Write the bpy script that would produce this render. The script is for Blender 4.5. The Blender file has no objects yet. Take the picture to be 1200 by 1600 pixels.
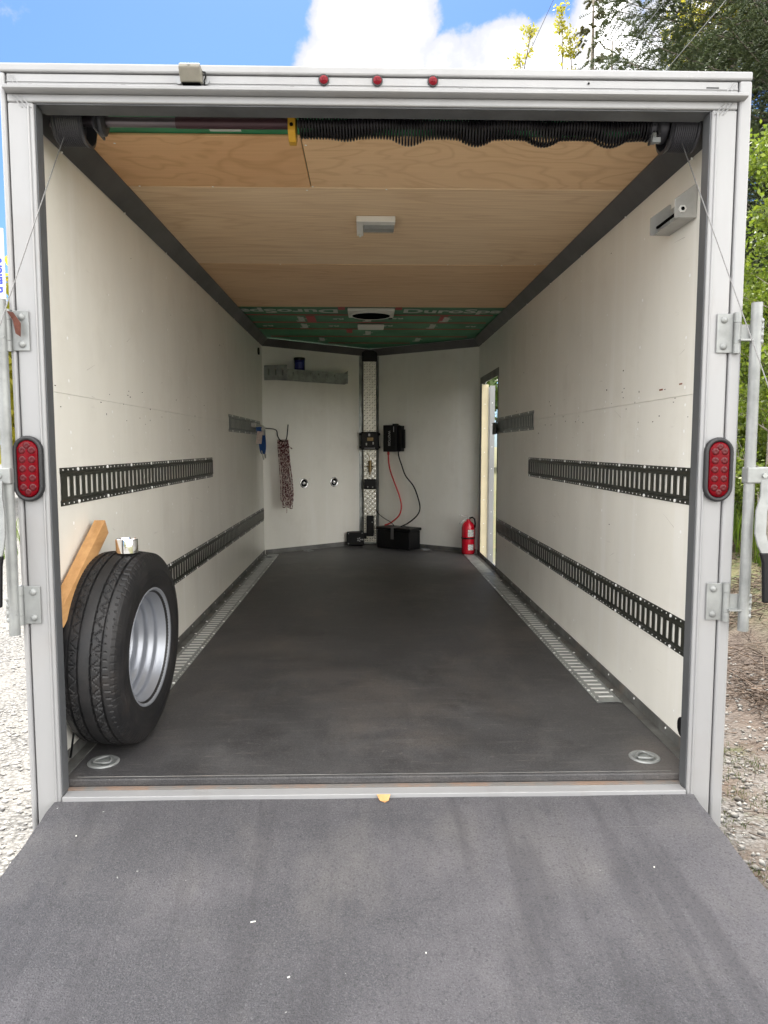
import bpy, bmesh, math, random
import numpy as np
from mathutils import Vector, Matrix
PI = math.pi
random.seed(7); rng = np.random.default_rng(7)
S = bpy.context.scene
C = S.collection

# ------------------------------------------------------------------ camera
cd = bpy.data.cameras.new('camera'); cam = bpy.data.objects.new('camera', cd); C.objects.link(cam)
S.camera = cam
cd.sensor_fit = 'HORIZONTAL'; cd.sensor_width = 36.0; cd.lens = 1144.6/1200*36.0
cd.clip_start = 0.02; cd.clip_end = 2000
cam.location = (-0.0315, -2.1395, 1.0511)
cam.rotation_euler = (math.radians(90-5.093), 0, math.radians(-1.393))

# ------------------------------------------------------------------ world, sun, exposure
SUN_EL, SUN_AZ = math.radians(57), math.radians(-4)       # azimuth from +Y, negative = to the left
SKY_STRENGTH = 0.06
w = bpy.data.worlds.new('World'); S.world = w; w.use_nodes = True
nt = w.node_tree; N = nt.nodes; L = nt.links
for n in list(N): N.remove(n)
def nd(t, **k):
    n = N.new(t)
    for a, b in k.items(): setattr(n, a, b)
    return n
def wmath(op, a, b=None, c=None, clamp=False):
    n = nd('ShaderNodeMath', operation=op); n.use_clamp = clamp
    for i, v in enumerate((a, b, c)):
        if v is None: continue
        if isinstance(v, (int, float)): n.inputs[i].default_value = v
        else: L.new(v, n.inputs[i])
    return n.outputs[0]
sky = nd('ShaderNodeTexSky', sky_type='NISHITA'); sky.sun_disc = False
sky.sun_elevation = SUN_EL; sky.sun_rotation = SUN_AZ
sky.air_density = 1.0; sky.dust_density = 0.6; sky.ozone_density = 2.0
tc = nd('ShaderNodeTexCoord')
no = nd('ShaderNodeTexNoise'); no.inputs['Scale'].default_value = 7.0; no.inputs['Detail'].default_value = 9; no.inputs['Roughness'].default_value = 0.62
L.new(tc.outputs['Generated'], no.inputs['Vector'])
nlow = nd('ShaderNodeTexNoise'); nlow.inputs['Scale'].default_value = 2.3; nlow.inputs['Detail'].default_value = 3
L.new(tc.outputs['Generated'], nlow.inputs['Vector'])
def pdir(px, py):
    p, y = math.radians(5.093), math.radians(1.393)
    f = Vector((math.sin(y)*math.cos(p), math.cos(y)*math.cos(p), -math.sin(p))); r = Vector((math.cos(y), -math.sin(y), 0)); u = r.cross(f)
    return (f + r*((px-600)/1144.6) - u*((py-800)/1144.6)).normalized()
bumps = None
for px, py, rad in ((575,62,4.5),(640,25,2.9),(530,35,2.8),(600,130,4.7),(520,110,3.4),(715,122,3.8),(790,118,4.0),(865,90,3.0),(942,18,2.7),(955,85,3.4),(1010,110,3.4),(1100,60,5)):
    d = pdir(px, py)
    dp = nd('ShaderNodeVectorMath', operation='DOT_PRODUCT'); L.new(tc.outputs['Generated'], dp.inputs[0]); dp.inputs[1].default_value = d
    mr = nd('ShaderNodeMapRange'); mr.inputs['From Min'].default_value = math.cos(math.radians(rad)); mr.inputs['From Max'].default_value = 1.0
    L.new(dp.outputs['Value'], mr.inputs['Value'])
    bumps = mr.outputs['Result'] if bumps is None else wmath('MAXIMUM', bumps, mr.outputs['Result'])
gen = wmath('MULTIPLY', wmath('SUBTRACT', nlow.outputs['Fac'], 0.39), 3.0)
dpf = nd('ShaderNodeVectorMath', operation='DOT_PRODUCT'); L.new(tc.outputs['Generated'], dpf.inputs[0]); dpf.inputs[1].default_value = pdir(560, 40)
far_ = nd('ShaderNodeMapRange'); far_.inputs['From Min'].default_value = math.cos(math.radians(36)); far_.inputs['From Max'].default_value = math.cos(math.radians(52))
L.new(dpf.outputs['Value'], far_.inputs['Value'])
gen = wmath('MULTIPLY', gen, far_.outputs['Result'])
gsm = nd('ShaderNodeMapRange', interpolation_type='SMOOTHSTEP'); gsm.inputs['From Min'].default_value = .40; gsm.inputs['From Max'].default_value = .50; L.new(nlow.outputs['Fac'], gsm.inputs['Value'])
gen = wmath('MULTIPLY', wmath('MULTIPLY', gsm.outputs['Result'], 1.35), far_.outputs['Result'])  # unseen clouds beyond the view, thickened and so brightened to light the interior
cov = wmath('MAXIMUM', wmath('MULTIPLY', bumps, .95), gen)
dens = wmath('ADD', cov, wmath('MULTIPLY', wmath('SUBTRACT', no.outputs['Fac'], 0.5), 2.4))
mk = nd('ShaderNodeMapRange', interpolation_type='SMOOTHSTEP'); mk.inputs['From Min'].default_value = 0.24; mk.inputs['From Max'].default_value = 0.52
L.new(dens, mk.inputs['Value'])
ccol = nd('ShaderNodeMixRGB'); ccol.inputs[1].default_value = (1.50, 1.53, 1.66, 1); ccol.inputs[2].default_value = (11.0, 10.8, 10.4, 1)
no2 = nd('ShaderNodeTexNoise'); no2.inputs['Scale'].default_value = 9; no2.inputs['Detail'].default_value = 5; L.new(tc.outputs['Generated'], no2.inputs['Vector'])
cr = nd('ShaderNodeMapRange'); cr.inputs['From Min'].default_value = 0.38; cr.inputs['From Max'].default_value = 0.6; L.new(no2.outputs['Fac'], cr.inputs['Value'])
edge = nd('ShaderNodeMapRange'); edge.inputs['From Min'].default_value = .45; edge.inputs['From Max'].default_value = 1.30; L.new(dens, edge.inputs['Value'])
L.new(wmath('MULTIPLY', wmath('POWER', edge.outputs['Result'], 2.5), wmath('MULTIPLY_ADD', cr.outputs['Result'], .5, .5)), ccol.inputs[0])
tint = nd('ShaderNodeMixRGB', blend_type='MULTIPLY'); tint.inputs[0].default_value = 1.0; tint.inputs[2].default_value = (.165, .228, .325, 1)
L.new(sky.outputs[0], tint.inputs[1])
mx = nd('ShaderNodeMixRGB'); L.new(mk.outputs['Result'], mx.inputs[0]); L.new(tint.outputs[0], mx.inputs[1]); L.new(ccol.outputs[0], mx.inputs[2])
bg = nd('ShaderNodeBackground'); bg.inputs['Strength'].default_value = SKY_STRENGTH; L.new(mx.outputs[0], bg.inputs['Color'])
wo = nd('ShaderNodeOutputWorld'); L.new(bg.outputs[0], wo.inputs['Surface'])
sd = bpy.data.lights.new('sun', 'SUN'); sd.energy = 1.5; sd.angle = math.radians(11); sd.color = (1.0, 0.95, 0.86)
so = bpy.data.objects.new('sun', sd); C.objects.link(so)
sv = Vector((math.sin(SUN_AZ)*math.cos(SUN_EL), math.cos(SUN_AZ)*math.cos(SUN_EL), math.sin(SUN_EL)))
so.rotation_euler = sv.to_track_quat('Z', 'Y').to_euler(); so.location = (0, 0, 30)
S.view_settings.view_transform = 'Standard'; S.view_settings.look = 'None'; S.view_settings.gamma = 1.0
S.view_settings.exposure = 3.33
S.view_settings.use_curve_mapping = False
S.cycles.max_bounces = 10; S.cycles.diffuse_bounces = 6

# ------------------------------------------------------------------ materials
def mat(name, col, rough=0.6, metal=0.0, var=0.0, vscale=8.0, bump=0.0, bscale=60.0, col2=None, stretch=(1,1,1), spec=0.5, lo=0.35, hi=0.65, detail=5, coat=0.0, bdetail=3):
    m = bpy.data.materials.new(name); m.use_nodes = True
    t = m.node_tree; b = t.nodes['Principled BSDF']
    b.inputs['Base Color'].default_value = (*col, 1); b.inputs['Roughness'].default_value = rough; b.inputs['Metallic'].default_value = metal
    b.inputs['Specular IOR Level'].default_value = spec; b.inputs['Coat Weight'].default_value = coat
    tc = t.nodes.new('ShaderNodeTexCoord'); mp = t.nodes.new('ShaderNodeMapping'); mp.inputs['Scale'].default_value = stretch
    t.links.new(tc.outputs['Object'], mp.inputs['Vector'])
    if var or col2:
        c2 = col2 or tuple(max(0, c*(1-var)) for c in col)
        n = t.nodes.new('ShaderNodeTexNoise'); n.inputs['Scale'].default_value = vscale; n.inputs['Detail'].default_value = detail; n.inputs['Roughness'].default_value = .62
        r = t.nodes.new('ShaderNodeMapRange'); r.inputs['From Min'].default_value = lo; r.inputs['From Max'].default_value = hi
        x = t.nodes.new('ShaderNodeMixRGB'); x.inputs[1].default_value = (*col, 1); x.inputs[2].default_value = (*c2, 1)
        t.links.new(mp.outputs[0], n.inputs['Vector']); t.links.new(n.outputs['Fac'], r.inputs['Value']); t.links.new(r.outputs[0], x.inputs[0]); t.links.new(x.outputs[0], b.inputs['Base Color'])
        q = t.nodes.new('ShaderNodeMapRange'); q.inputs['To Min'].default_value = rough*0.8; q.inputs['To Max'].default_value = min(1, rough*1.25); t.links.new(n.outputs['Fac'], q.inputs['Value']); t.links.new(q.outputs[0], b.inputs['Roughness'])
    if bump:
        n = t.nodes.new('ShaderNodeTexNoise'); n.inputs['Scale'].default_value = bscale; n.inputs['Detail'].default_value = bdetail
        t.links.new(mp.outputs[0], n.inputs['Vector'])
        bp = t.nodes.new('ShaderNodeBump'); bp.inputs['Strength'].default_value = bump; bp.inputs['Distance'].default_value = 0.004
        t.links.new(n.outputs['Fac'], bp.inputs['Height']); t.links.new(bp.outputs[0], b.inputs['Normal'])
    return m
def over(m, col, scale, lo, hi, stretch=(1,1,1), amount=1.0, detail=6, offset=(0,0,0)):
    """lay one more noise-masked colour (wear, dust, scuffs) over a material's base colour"""
    t = m.node_tree; b = t.nodes['Principled BSDF']
    tc = t.nodes.new('ShaderNodeTexCoord'); mp = t.nodes.new('ShaderNodeMapping'); mp.inputs['Scale'].default_value = stretch; mp.inputs['Location'].default_value = offset
    t.links.new(tc.outputs['Object'], mp.inputs['Vector'])
    n = t.nodes.new('ShaderNodeTexNoise'); n.inputs['Scale'].default_value = scale; n.inputs['Detail'].default_value = detail; n.inputs['Roughness'].default_value = .65
    t.links.new(mp.outputs[0], n.inputs['Vector'])
    r = t.nodes.new('ShaderNodeMapRange'); r.inputs['From Min'].default_value = lo; r.inputs['From Max'].default_value = hi; r.inputs['To Max'].default_value = amount
    t.links.new(n.outputs['Fac'], r.inputs['Value'])
    x = t.nodes.new('ShaderNodeMixRGB'); t.links.new(r.outputs[0], x.inputs[0]); x.inputs[2].default_value = (*col, 1)
    ls = [l for l in t.links if l.to_socket == b.inputs['Base Color']]
    if ls: t.links.new(ls[0].from_socket, x.inputs[1])
    else: x.inputs[1].default_value = b.inputs['Base Color'].default_value
    t.links.new(x.outputs[0], b.inputs['Base Color'])
    return m
def leafmat(name, c1, c2, trans=0.35, rough=0.5):
    m = bpy.data.materials.new(name); m.use_nodes = True; t = m.node_tree; b = t.nodes['Principled BSDF']; b.inputs['Roughness'].default_value = rough
    g = t.nodes.new('ShaderNodeNewGeometry'); x = t.nodes.new('ShaderNodeMixRGB'); x.inputs[1].default_value = (*c1, 1); x.inputs[2].default_value = (*c2, 1)
    t.links.new(g.outputs['Random Per Island'], x.inputs[0]); t.links.new(x.outputs[0], b.inputs['Base Color'])
    if trans:
        tr = t.nodes.new('ShaderNodeBsdfTranslucent'); t.links.new(x.outputs[0], tr.inputs['Color'])
        ms = t.nodes.new('ShaderNodeMixShader'); ms.inputs[0].default_value = trans
        t.links.new(b.outputs[0], ms.inputs[1]); t.links.new(tr.outputs[0], ms.inputs[2]); t.links.new(ms.outputs[0], t.nodes['Material Output'].inputs['Surface'])
    return m

M = {}
M['alu'] = mat('dull aluminium sheet', (.345,.345,.35), .42, .12, .12, 3, .05, 40, stretch=(1,1,.25))
over(M['alu'], (.23,.215,.195), 5, .60, .78, (1,1,.3), .45)
over(M['alu'], (.28,.245,.215), 2.2, .56, .75, (1,1,1), .28, offset=(3,1,4))
M['alu_edge'] = mat('bare aluminium', (.34,.345,.35), .38, .45, .2, 6, .05, 60, stretch=(1,1,.3))
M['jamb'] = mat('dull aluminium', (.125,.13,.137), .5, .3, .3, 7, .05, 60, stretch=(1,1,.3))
M['skin'] = mat('white aluminium skin', (.72,.72,.72), .35, .1, .08, 2)
M['wall'] = mat('off-white painted panel', (.84,.82,.755), .34, 0, .06, 3, .08, 18, stretch=(1,1,.35))
over(M['wall'], (.30,.27,.24), 26, .735, .80, (1,1,3.0), .6)
over(M['wall'], (.60,.56,.49), 3.2, .52, .8, (1,1,1), .35, offset=(5,2,1))
over(M['wall'], (.50,.47,.43), 30, .66, .76, (1,.12,1), .35, 4, (1,3,2))
over(M['wall'], (.88,.87,.84), 9, .55, .75, (1,1,.06), .5, 3, (7,3,0))
def plymat(tn=(1,1,1), figure=1.0, st=(.55,2.6,1), grain=.55):
    m = bpy.data.materials.new('plywood veneer'); m.use_nodes = True; t = m.node_tree; b = t.nodes['Principled BSDF']; b.inputs['Roughness'].default_value = .55
    tc = t.nodes.new('ShaderNodeTexCoord'); oi = t.nodes.new('ShaderNodeObjectInfo')
    ad = t.nodes.new('ShaderNodeVectorMath'); ad.operation = 'ADD'
    ml = t.nodes.new('ShaderNodeVectorMath'); ml.operation = 'SCALE'; ml.inputs['Scale'].default_value = 40
    cb = t.nodes.new('ShaderNodeCombineXYZ')
    for i in range(3): t.links.new(oi.outputs['Random'], cb.inputs[i])
    t.links.new(cb.outputs[0], ml.inputs[0]); t.links.new(tc.outputs['Object'], ad.inputs[0]); t.links.new(ml.outputs[0], ad.inputs[1])
    mp = t.nodes.new('ShaderNodeMapping'); mp.inputs['Scale'].default_value = st; t.links.new(ad.outputs[0], mp.inputs['Vector'])
    n = t.nodes.new('ShaderNodeTexNoise'); n.inputs['Scale'].default_value = 1.3; n.inputs['Detail'].default_value = 3; n.inputs['Distortion'].default_value = .6
    t.links.new(mp.outputs[0], n.inputs['Vector'])
    # growth-ring contours of the rotary-cut veneer
    m1 = t.nodes.new('ShaderNodeMath'); m1.operation = 'MULTIPLY'; m1.inputs[1].default_value = 15; t.links.new(n.outputs['Fac'], m1.inputs[0])
    m2 = t.nodes.new('ShaderNodeMath'); m2.operation = 'PINGPONG'; m2.inputs[1].default_value = .5; t.links.new(m1.outputs[0], m2.inputs[0])
    r = t.nodes.new('ShaderNodeMapRange'); r.inputs['From Min'].default_value = 0; r.inputs['From Max'].default_value = .22; t.links.new(m2.outputs[0], r.inputs['Value'])
    c1 = t.nodes.new('ShaderNodeMixRGB'); c1.inputs[1].default_value = (.68*tn[0],.475*tn[1],.275*tn[2],1); c1.inputs[2].default_value = (.80*tn[0],.60*tn[1],.375*tn[2],1); t.links.new(r.outputs[0], c1.inputs[0])
    mp2 = t.nodes.new('ShaderNodeMapping'); mp2.inputs['Scale'].default_value = (1.2, 30, 1); t.links.new(ad.outputs[0], mp2.inputs['Vector'])
    n2 = t.nodes.new('ShaderNodeTexNoise'); n2.inputs['Scale'].default_value = 3; n2.inputs['Detail'].default_value = 6; t.links.new(mp2.outputs[0], n2.inputs['Vector'])
    r2 = t.nodes.new('ShaderNodeMapRange'); r2.inputs['From Min'].default_value = .35; r2.inputs['From Max'].default_value = .7; r2.inputs['To Max'].default_value = grain; t.links.new(n2.outputs['Fac'], r2.inputs['Value'])
    c2 = t.nodes.new('ShaderNodeMixRGB'); c2.inputs[2].default_value = (.56*tn[0],.35*tn[1],.195*tn[2],1); t.links.new(c1.outputs[0], c2.inputs[1]); t.links.new(r2.outputs[0], c2.inputs[0])
    n3 = t.nodes.new('ShaderNodeTexNoise'); n3.inputs['Scale'].default_value = 1.1; n3.inputs['Detail'].default_value = 2; t.links.new(ad.outputs[0], n3.inputs['Vector'])
    r3 = t.nodes.new('ShaderNodeMapRange'); r3.inputs['From Min'].default_value = .4; r3.inputs['From Max'].default_value = .7; r3.inputs['To Max'].default_value = .45; t.links.new(n3.outputs['Fac'], r3.inputs['Value'])
    c3 = t.nodes.new('ShaderNodeMixRGB'); c3.inputs[2].default_value = (.86*tn[0],.68*tn[1],.46*tn[2],1); t.links.new(c2.outputs[0], c3.inputs[1]); t.links.new(r3.outputs[0], c3.inputs[0])
    t.links.new(c3.outputs[0], b.inputs['Base Color'])
    return m
M['ply'] = [plymat((.93,.74,.58), 1, (1.1,1.6,1), .3), plymat((1.02,.92,.82), 1, (.9,1.8,1), .25), plymat((1.04,1.03,1.02), 1, (.30,2.6,1), .6), plymat((.96,.86,.76), 1, (.30,2.6,1), .6)]
M['foam'] = mat('green foil-faced foam', (.035,.25,.11), .5, 0, .35, 3)
M['foam_red'] = mat('red stripe print', (.42,.02,.03), .5)
M['foam_white'] = mat('white print', (.50,.56,.50), .5)
M['cove'] = mat('charcoal cove trim', (.105,.102,.102), .45, .1, .25, 4, .04, 40)
M['mat'] = mat('rubber coin mat', (.040,.039,.041), .50, 0, 0, 5, .35, 260, col2=(.072,.070,.072), lo=.35, hi=.72, detail=10)
over(M['mat'], (.135,.115,.100), 1.9, .50, .70, (1,.9,1), .48, 14)
over(M['mat'], (.20,.185,.17), 30, .64, .72, (1,1,1), .4, 6, (4,8,0))
over(M['mat'], (.13,.12,.115), 14, .56, .72, (.35,2.2,1), .5, 10, (3,3,0))
over(M['mat'], (.020,.019,.021), 3.5, .55, .70, (1,1,1), .6, 8, (9,2,0))
over(M['mat'], (.15,.142,.138), 6.5, .55, .80, (1.6,.5,1), .35, 9, (4,1,0))
over(M['mat'], (.12,.115,.112), 210, .50, .72, (1,1,1), .55, 2, (1,2,0))
over(M['mat'], (.015,.015,.016), 120, .52, .70, (1,1,1), .5, 3, (5,2,0))
over(M['mat'], (.19,.17,.155), 22, .62, .72, (.25,3,1), .55, 8, (2,2,0))
over(M['mat'], (.30,.28,.25), 70, .74, .80, (1,1,1), .6, 3, (1,7,0))
M['ramp'] = mat('grit-coated ramp deck', (.039,.038,.044), .72, 0, 0, 420, .8, 260, col2=(.100,.098,.105), lo=.35, hi=.75, detail=3, bdetail=4)
over(M['ramp'], (.128,.120,.130), 1.5, .44, .66, (1,1.4,1), .6, 8)
over(M['ramp'], (.155,.145,.140), 4.0, .52, .74, (1,.5,1), .5, 8, (2,5,0))
over(M['ramp'], (.55,.55,.52), 42, .775, .80, (1,1,1), .8, 2, (2,2,0))
over(M['ramp'], (.022,.021,.024), 9, .66, .76, (1,1,1), .5, 6, (8,3,0))
over(M['ramp'], (.155,.150,.160), 230, .50, .70, (1,1,1), .6, 2, (1,2,0))
over(M['ramp'], (.045,.043,.048), 3.0, .50, .62, (3.5,.35,1), .45, 8, (6,1,0))
over(M['ramp'], (.020,.020,.022), 150, .52, .68, (1,1,1), .55, 3, (5,2,0))
M['zinc'] = mat('zinc plated steel', (.32,.33,.325), .46, .35, .35, 9, .06, 50)
M['galv'] = mat('galvanised steel', (.40,.42,.41), .45, .5, .35, 14, .06, 60)
M['rail'] = mat('olive black painted steel', (.040,.042,.034), .40, .35, .3, 8, .05, 80)
M['rail2'] = mat('grey zinc rail', (.24,.26,.25), .42, .5, .3, 8, .05, 80)
M['angle'] = mat('grey angle trim', (.20,.20,.19), .5, .45, .4, 9, .08, 60)
over(M['angle'], (.26,.19,.14), 7, .55, .72, (1,1,1), .5)
M['black'] = mat('black plastic', (.0035,.0035,.0045), .45, 0, .2, 10, spec=.25)
M['blackm'] = mat('black oiled spring steel', (.014,.013,.017), .35, .5, .3, 20)
M['rubber'] = mat('tyre rubber', (.007,.007,.008), .55, 0, 0, 14, .12, 120, col2=(.020,.018,.018), lo=.4, hi=.75)
over(M['rubber'], (.05,.033,.022), 5, .60, .80, (1,1,1), .45)
M['gasket'] = mat('rubber bezel', (.018,.018,.020), .5)
M['red'] = mat('red lens', (.14,.000,.004), .22, 0, .15, 60, spec=.12)
M['red2'] = mat('red lens bead', (.075,.000,.003), .25, 0, spec=.35)
M['pinkred'] = mat('red marker lens', (.17,.003,.010), .25, spec=.2)
M['silver'] = mat('silver wheel enamel', (.33,.345,.38), .33, .45, .08, 6)
M['chrome'] = mat('chrome', (.82,.82,.84), .08, 1.0)
M['steel'] = mat('satin steel', (.50,.49,.46), .45, .35, .2, 12)
M['wood'] = mat('pine lumber', (.60,.34,.145), .6, 0, 0, 5, .1, 60, col2=(.46,.24,.09), stretch=(6,1,6))
M['beige'] = mat('beige enamel', (.23,.215,.175), .5, 0, .2, 14)
M['white'] = mat('white plastic', (.74,.73,.68), .35)
M['liner'] = mat('bare white boards', (.86,.86,.84), .5)
M['lens'] = mat('milky lens', (.42,.43,.41), .12, 0, .3, 12, spec=.8)
M['dark'] = mat('dark recess', (.006,.006,.006), 1.0, spec=0)
M['yellow'] = mat('yellow painted steel', (.55,.30,.02), .45, 0, .2, 12)
M['shaft'] = mat('dull steel tube', (.15,.13,.14), .35, .7, .25, 6)
M['maroon'] = mat('maroon primed tube', (.065,.030,.036), .4, .3, .2, 6)
M['drum'] = mat('cast grey drum', (.075,.075,.085), .42, .5, .2, 10)
M['cable'] = mat('braided wire rope', (.26,.255,.25), .4, .7, .3, 200)
M['diamond'] = mat('polished tread plate', (.80,.79,.74), .25, 1.0, .1, 30)
M['plate'] = mat('dull tread plate ground', (.58,.56,.50), .38, .9, .2, 30)
M['blue'] = mat('blue jar', (.012,.016,.12), .25, 0, .1, 10, coat=.4)
M['bluestrap'] = mat('blue webbing', (.01,.07,.26), .7)
M['tag'] = mat('pale paper tag', (.55,.45,.40), .7, 0, .3, 60)
M['extred'] = mat('extinguisher red', (.50,.006,.020), .22, 0, .1, 9, coat=.3)
M['redcable'] = mat('red cable', (.45,.01,.01), .4)
M['brass'] = mat('aged brass', (.24,.17,.08), .4, .8, .3, 60)
M['rope'] = mat('red flecked rope', (.66,.54,.50), .8, 0, 0, 62, .4, 200, col2=(.10,.012,.02), lo=.46, hi=.5)
M['paper'] = mat('label paper', (.60,.60,.56), .6, 0, 0, 120, col2=(.30,.33,.32), lo=.5, hi=.56, stretch=(.4,.4,1))
M['cream'] = mat('cream door jamb', (.80,.70,.47), .45, 0, .1, 8)
M['print'] = mat('grey print', (.38,.38,.38), .5)
M['blueprint'] = mat('blue lettering', (.03,.06,.45), .5)
M['screw'] = mat('bright screw', (.97,.97,.95), .3)
M['dent'] = mat('bare wood nick', (.06,.04,.03), .8)
M['sillb'] = mat('dirty sill', (.16,.15,.14), .7); over(M['sillb'], (.24,.15,.10), 7, .46, .60, (1,1,1), .7)
M['rusty'] = mat('brown rust', (.11,.032,.018), .85, 0, .5, 60)
M['scuff'] = mat('grey scuff', (.42,.39,.36), .6)
M['rust'] = mat('rusty wood nick', (.22,.08,.04), .8)
M['bark'] = mat('grey bark', (.20,.17,.14), .9, 0, .5, 20, .6, 40)
M['barkpale'] = mat('pale bark', (.34,.30,.25), .85, 0, .4, 20, .4, 40)
M['fence'] = mat('weathered wood', (.42,.41,.38), .85, 0, .35, 6, .3, 40, stretch=(1,6,6))
M['straw'] = leafmat('straw', (.13,.088,.06), (.035,.022,.016), 0, .8)
M['stone'] = leafmat('pebble', (.16,.155,.15), (.36,.35,.34), 0, .9)
M['stone2'] = leafmat('grey brown pebble', (.08,.07,.06), (.24,.235,.225), 0, .9)
M['grass'] = leafmat('grass blade', (.05,.10,.008), (.13,.18,.016), .4)
M['grasslow'] = leafmat('short grass blade', (.035,.06,.010), (.09,.11,.025), .3)
M['leaf'] = leafmat('fresh green leaf', (.085,.14,.010), (.19,.24,.025), .45)
M['leafyel'] = leafmat('yellow green leaf', (.26,.26,.02), (.45,.40,.04), .5)
M['leafmid'] = leafmat('mid green leaf', (.04,.08,.010), (.09,.14,.02), .4)
M['needle'] = leafmat('spruce needle', (.040,.060,.026), (.085,.105,.040), .12)
M['needle2'] = leafmat('young spruce needle', (.10,.11,.05), (.16,.15,.07), .2)

# ------------------------------------------------------------------ mesh helpers
class MB:
    def __init__(s): s.v = []; s.f = []; s.o = 0
    def add(s, vs, fs):
        b = len(s.v); s.v += [tuple(v) for v in vs]; s.f += [tuple(i+b for i in f) for f in fs]; return s
    def box(s, x0, x1, y0, y1, z0, z1, m=None):
        vs = [Vector((x, y, z)) for x in (x0, x1) for y in (y0, y1) for z in (z0, z1)]
        if m: vs = [m @ v for v in vs]
        return s.add(vs, [(0,1,3,2),(4,6,7,5),(0,4,5,1),(2,3,7,6),(0,2,6,4),(1,5,7,3)])
    def prism(s, poly, h0, h1, m=None, axis='z'):
        n = len(poly); mk = {'z': lambda a,b,h: Vector((a,b,h)), 'y': lambda a,b,h: Vector((a,h,b)), 'x': lambda a,b,h: Vector((h,a,b))}[axis]
        vs = [mk(a,b,h0) for a,b in poly] + [mk(a,b,h1) for a,b in poly]
        if m: vs = [m @ v for v in vs]
        return s.add(vs, [tuple(range(n))[::-1], tuple(range(n,2*n))] + [(i,(i+1)%n,(i+1)%n+n,i+n) for i in range(n)])
    def lathe(s, prof, seg=32, m=None, closed=False):      # prof (r, h) about local z
        vs = []
        for r, h in prof:
            for k in range(seg):
                a = 2*PI*k/seg; vs.append(Vector((r*math.cos(a), r*math.sin(a), h)))
        if m: vs = [m @ v for v in vs]
        n = len(prof); fs = []
        for i in range(n if closed else n-1):
            j = (i+1) % n
            for k in range(seg): fs.append((i*seg+k, i*seg+(k+1)%seg, j*seg+(k+1)%seg, j*seg+k))
        return s.add(vs, fs)
    def tube(s, path, r, seg=8, caps=True):
        P = [Vector(p) for p in path]; n = len(P); rs = r if isinstance(r, (list, tuple)) else [r]*n
        t0 = (P[1]-P[0]).normalized(); up = Vector((0,0,1)) if abs(t0.z) < .9 else Vector((1,0,0)); nrm = t0.cross(up).normalized()
        vs = []
        for i in range(n):
            t = (P[min(i+1,n-1)]-P[max(i-1,0)]).normalized()
            nrm = (nrm - t*nrm.dot(t)).normalized(); bi = t.cross(nrm)
            for k in range(seg):
                a = 2*PI*k/seg; vs.append(P[i] + (nrm*math.cos(a)+bi*math.sin(a))*rs[i])
        fs = [(i*seg+k, i*seg+(k+1)%seg, (i+1)*seg+(k+1)%seg, (i+1)*seg+k) for i in range(n-1) for k in range(seg)]
        if caps: fs += [tuple(range(seg))[::-1], tuple((n-1)*seg+k for k in range(seg))]
        return s.add(vs, fs)
    def disc(s, c, nrm, r, h, seg=8, dome=False):
        q = Vector(nrm).normalized().to_track_quat('Z','Y').to_matrix().to_4x4(); m = Matrix.Translation(Vector(c)) @ q
        if dome: return s.lathe([(r,0),(r*.85,h*.6),(r*.45,h*.95),(0.0001,h)], seg, m)
        return s.lathe([(r,0),(r,h),(0.0001,h)], seg, m)
def loc_of(p):
    l = Vector((0,0,0))
    while p is not None: l += p.location; p = p.parent
    return l
def build(name, mb, m, parent=None, smooth=False, bev=0, kind=None, label=None, bseg=2, origin=None):
    me = bpy.data.meshes.new(name); off = loc_of(parent)
    me.from_pydata([(v[0]-off.x, v[1]-off.y, v[2]-off.z) for v in mb.v], [], mb.f); me.update()
    if smooth: me.shade_smooth()
    me.materials.append(m)
    o = bpy.data.objects.new(name, me); C.objects.link(o); o.parent = parent
    if bev:
        b = o.modifiers.new('bevel', 'BEVEL'); b.width = bev; b.segments = bseg; b.limit_method = 'ANGLE'; b.angle_limit = math.radians(40)
    if smooth and bev == 0 and smooth == 'auto':
        try: me.set_sharp_from_angle(angle=math.radians(35))
        except Exception: pass
    if kind: o['kind'] = kind
    if label: o['label'] = label
    return o
def tag(o, label, cat, group=None):
    o['label'] = label; o['category'] = cat
    if group: o['group'] = group
    return o
def thing(name, label, cat, loc=(0,0,0), group=None):
    o = bpy.data.objects.new(name, None); o.empty_display_size = .1; o.location = loc; C.objects.link(o); return tag(o, label, cat, group)
def single(name, mb, m, loc, label, cat, group=None, **k):
    """a thing that is one mesh, origin at its base"""
    mb2 = MB(); mb2.v = [(v[0]-loc[0], v[1]-loc[1], v[2]-loc[2]) for v in mb.v]; mb2.f = mb.f
    o = build(name, mb2, m, None, **k); o.location = loc; return tag(o, label, cat, group)
def npmesh(name, V, F, m, parent=None, kind=None):
    me = bpy.data.meshes.new(name); off = loc_of(parent)
    V = V - np.array([off.x, off.y, off.z]); k = F.shape[1]
    me.vertices.add(len(V)); me.vertices.foreach_set('co', V.astype(np.float32).ravel())
    me.loops.add(F.size); me.loops.foreach_set('vertex_index', F.astype(np.int32).ravel())
    me.polygons.add(len(F)); me.polygons.foreach_set('loop_start', np.arange(0, F.size, k, dtype=np.int32)); me.polygons.foreach_set('loop_total', np.full(len(F), k, dtype=np.int32))
    me.update(calc_edges=True); me.validate(); me.materials.append(m)
    o = bpy.data.objects.new(name, me); C.objects.link(o); o.parent = parent
    if kind: o['kind'] = kind
    return o
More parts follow.
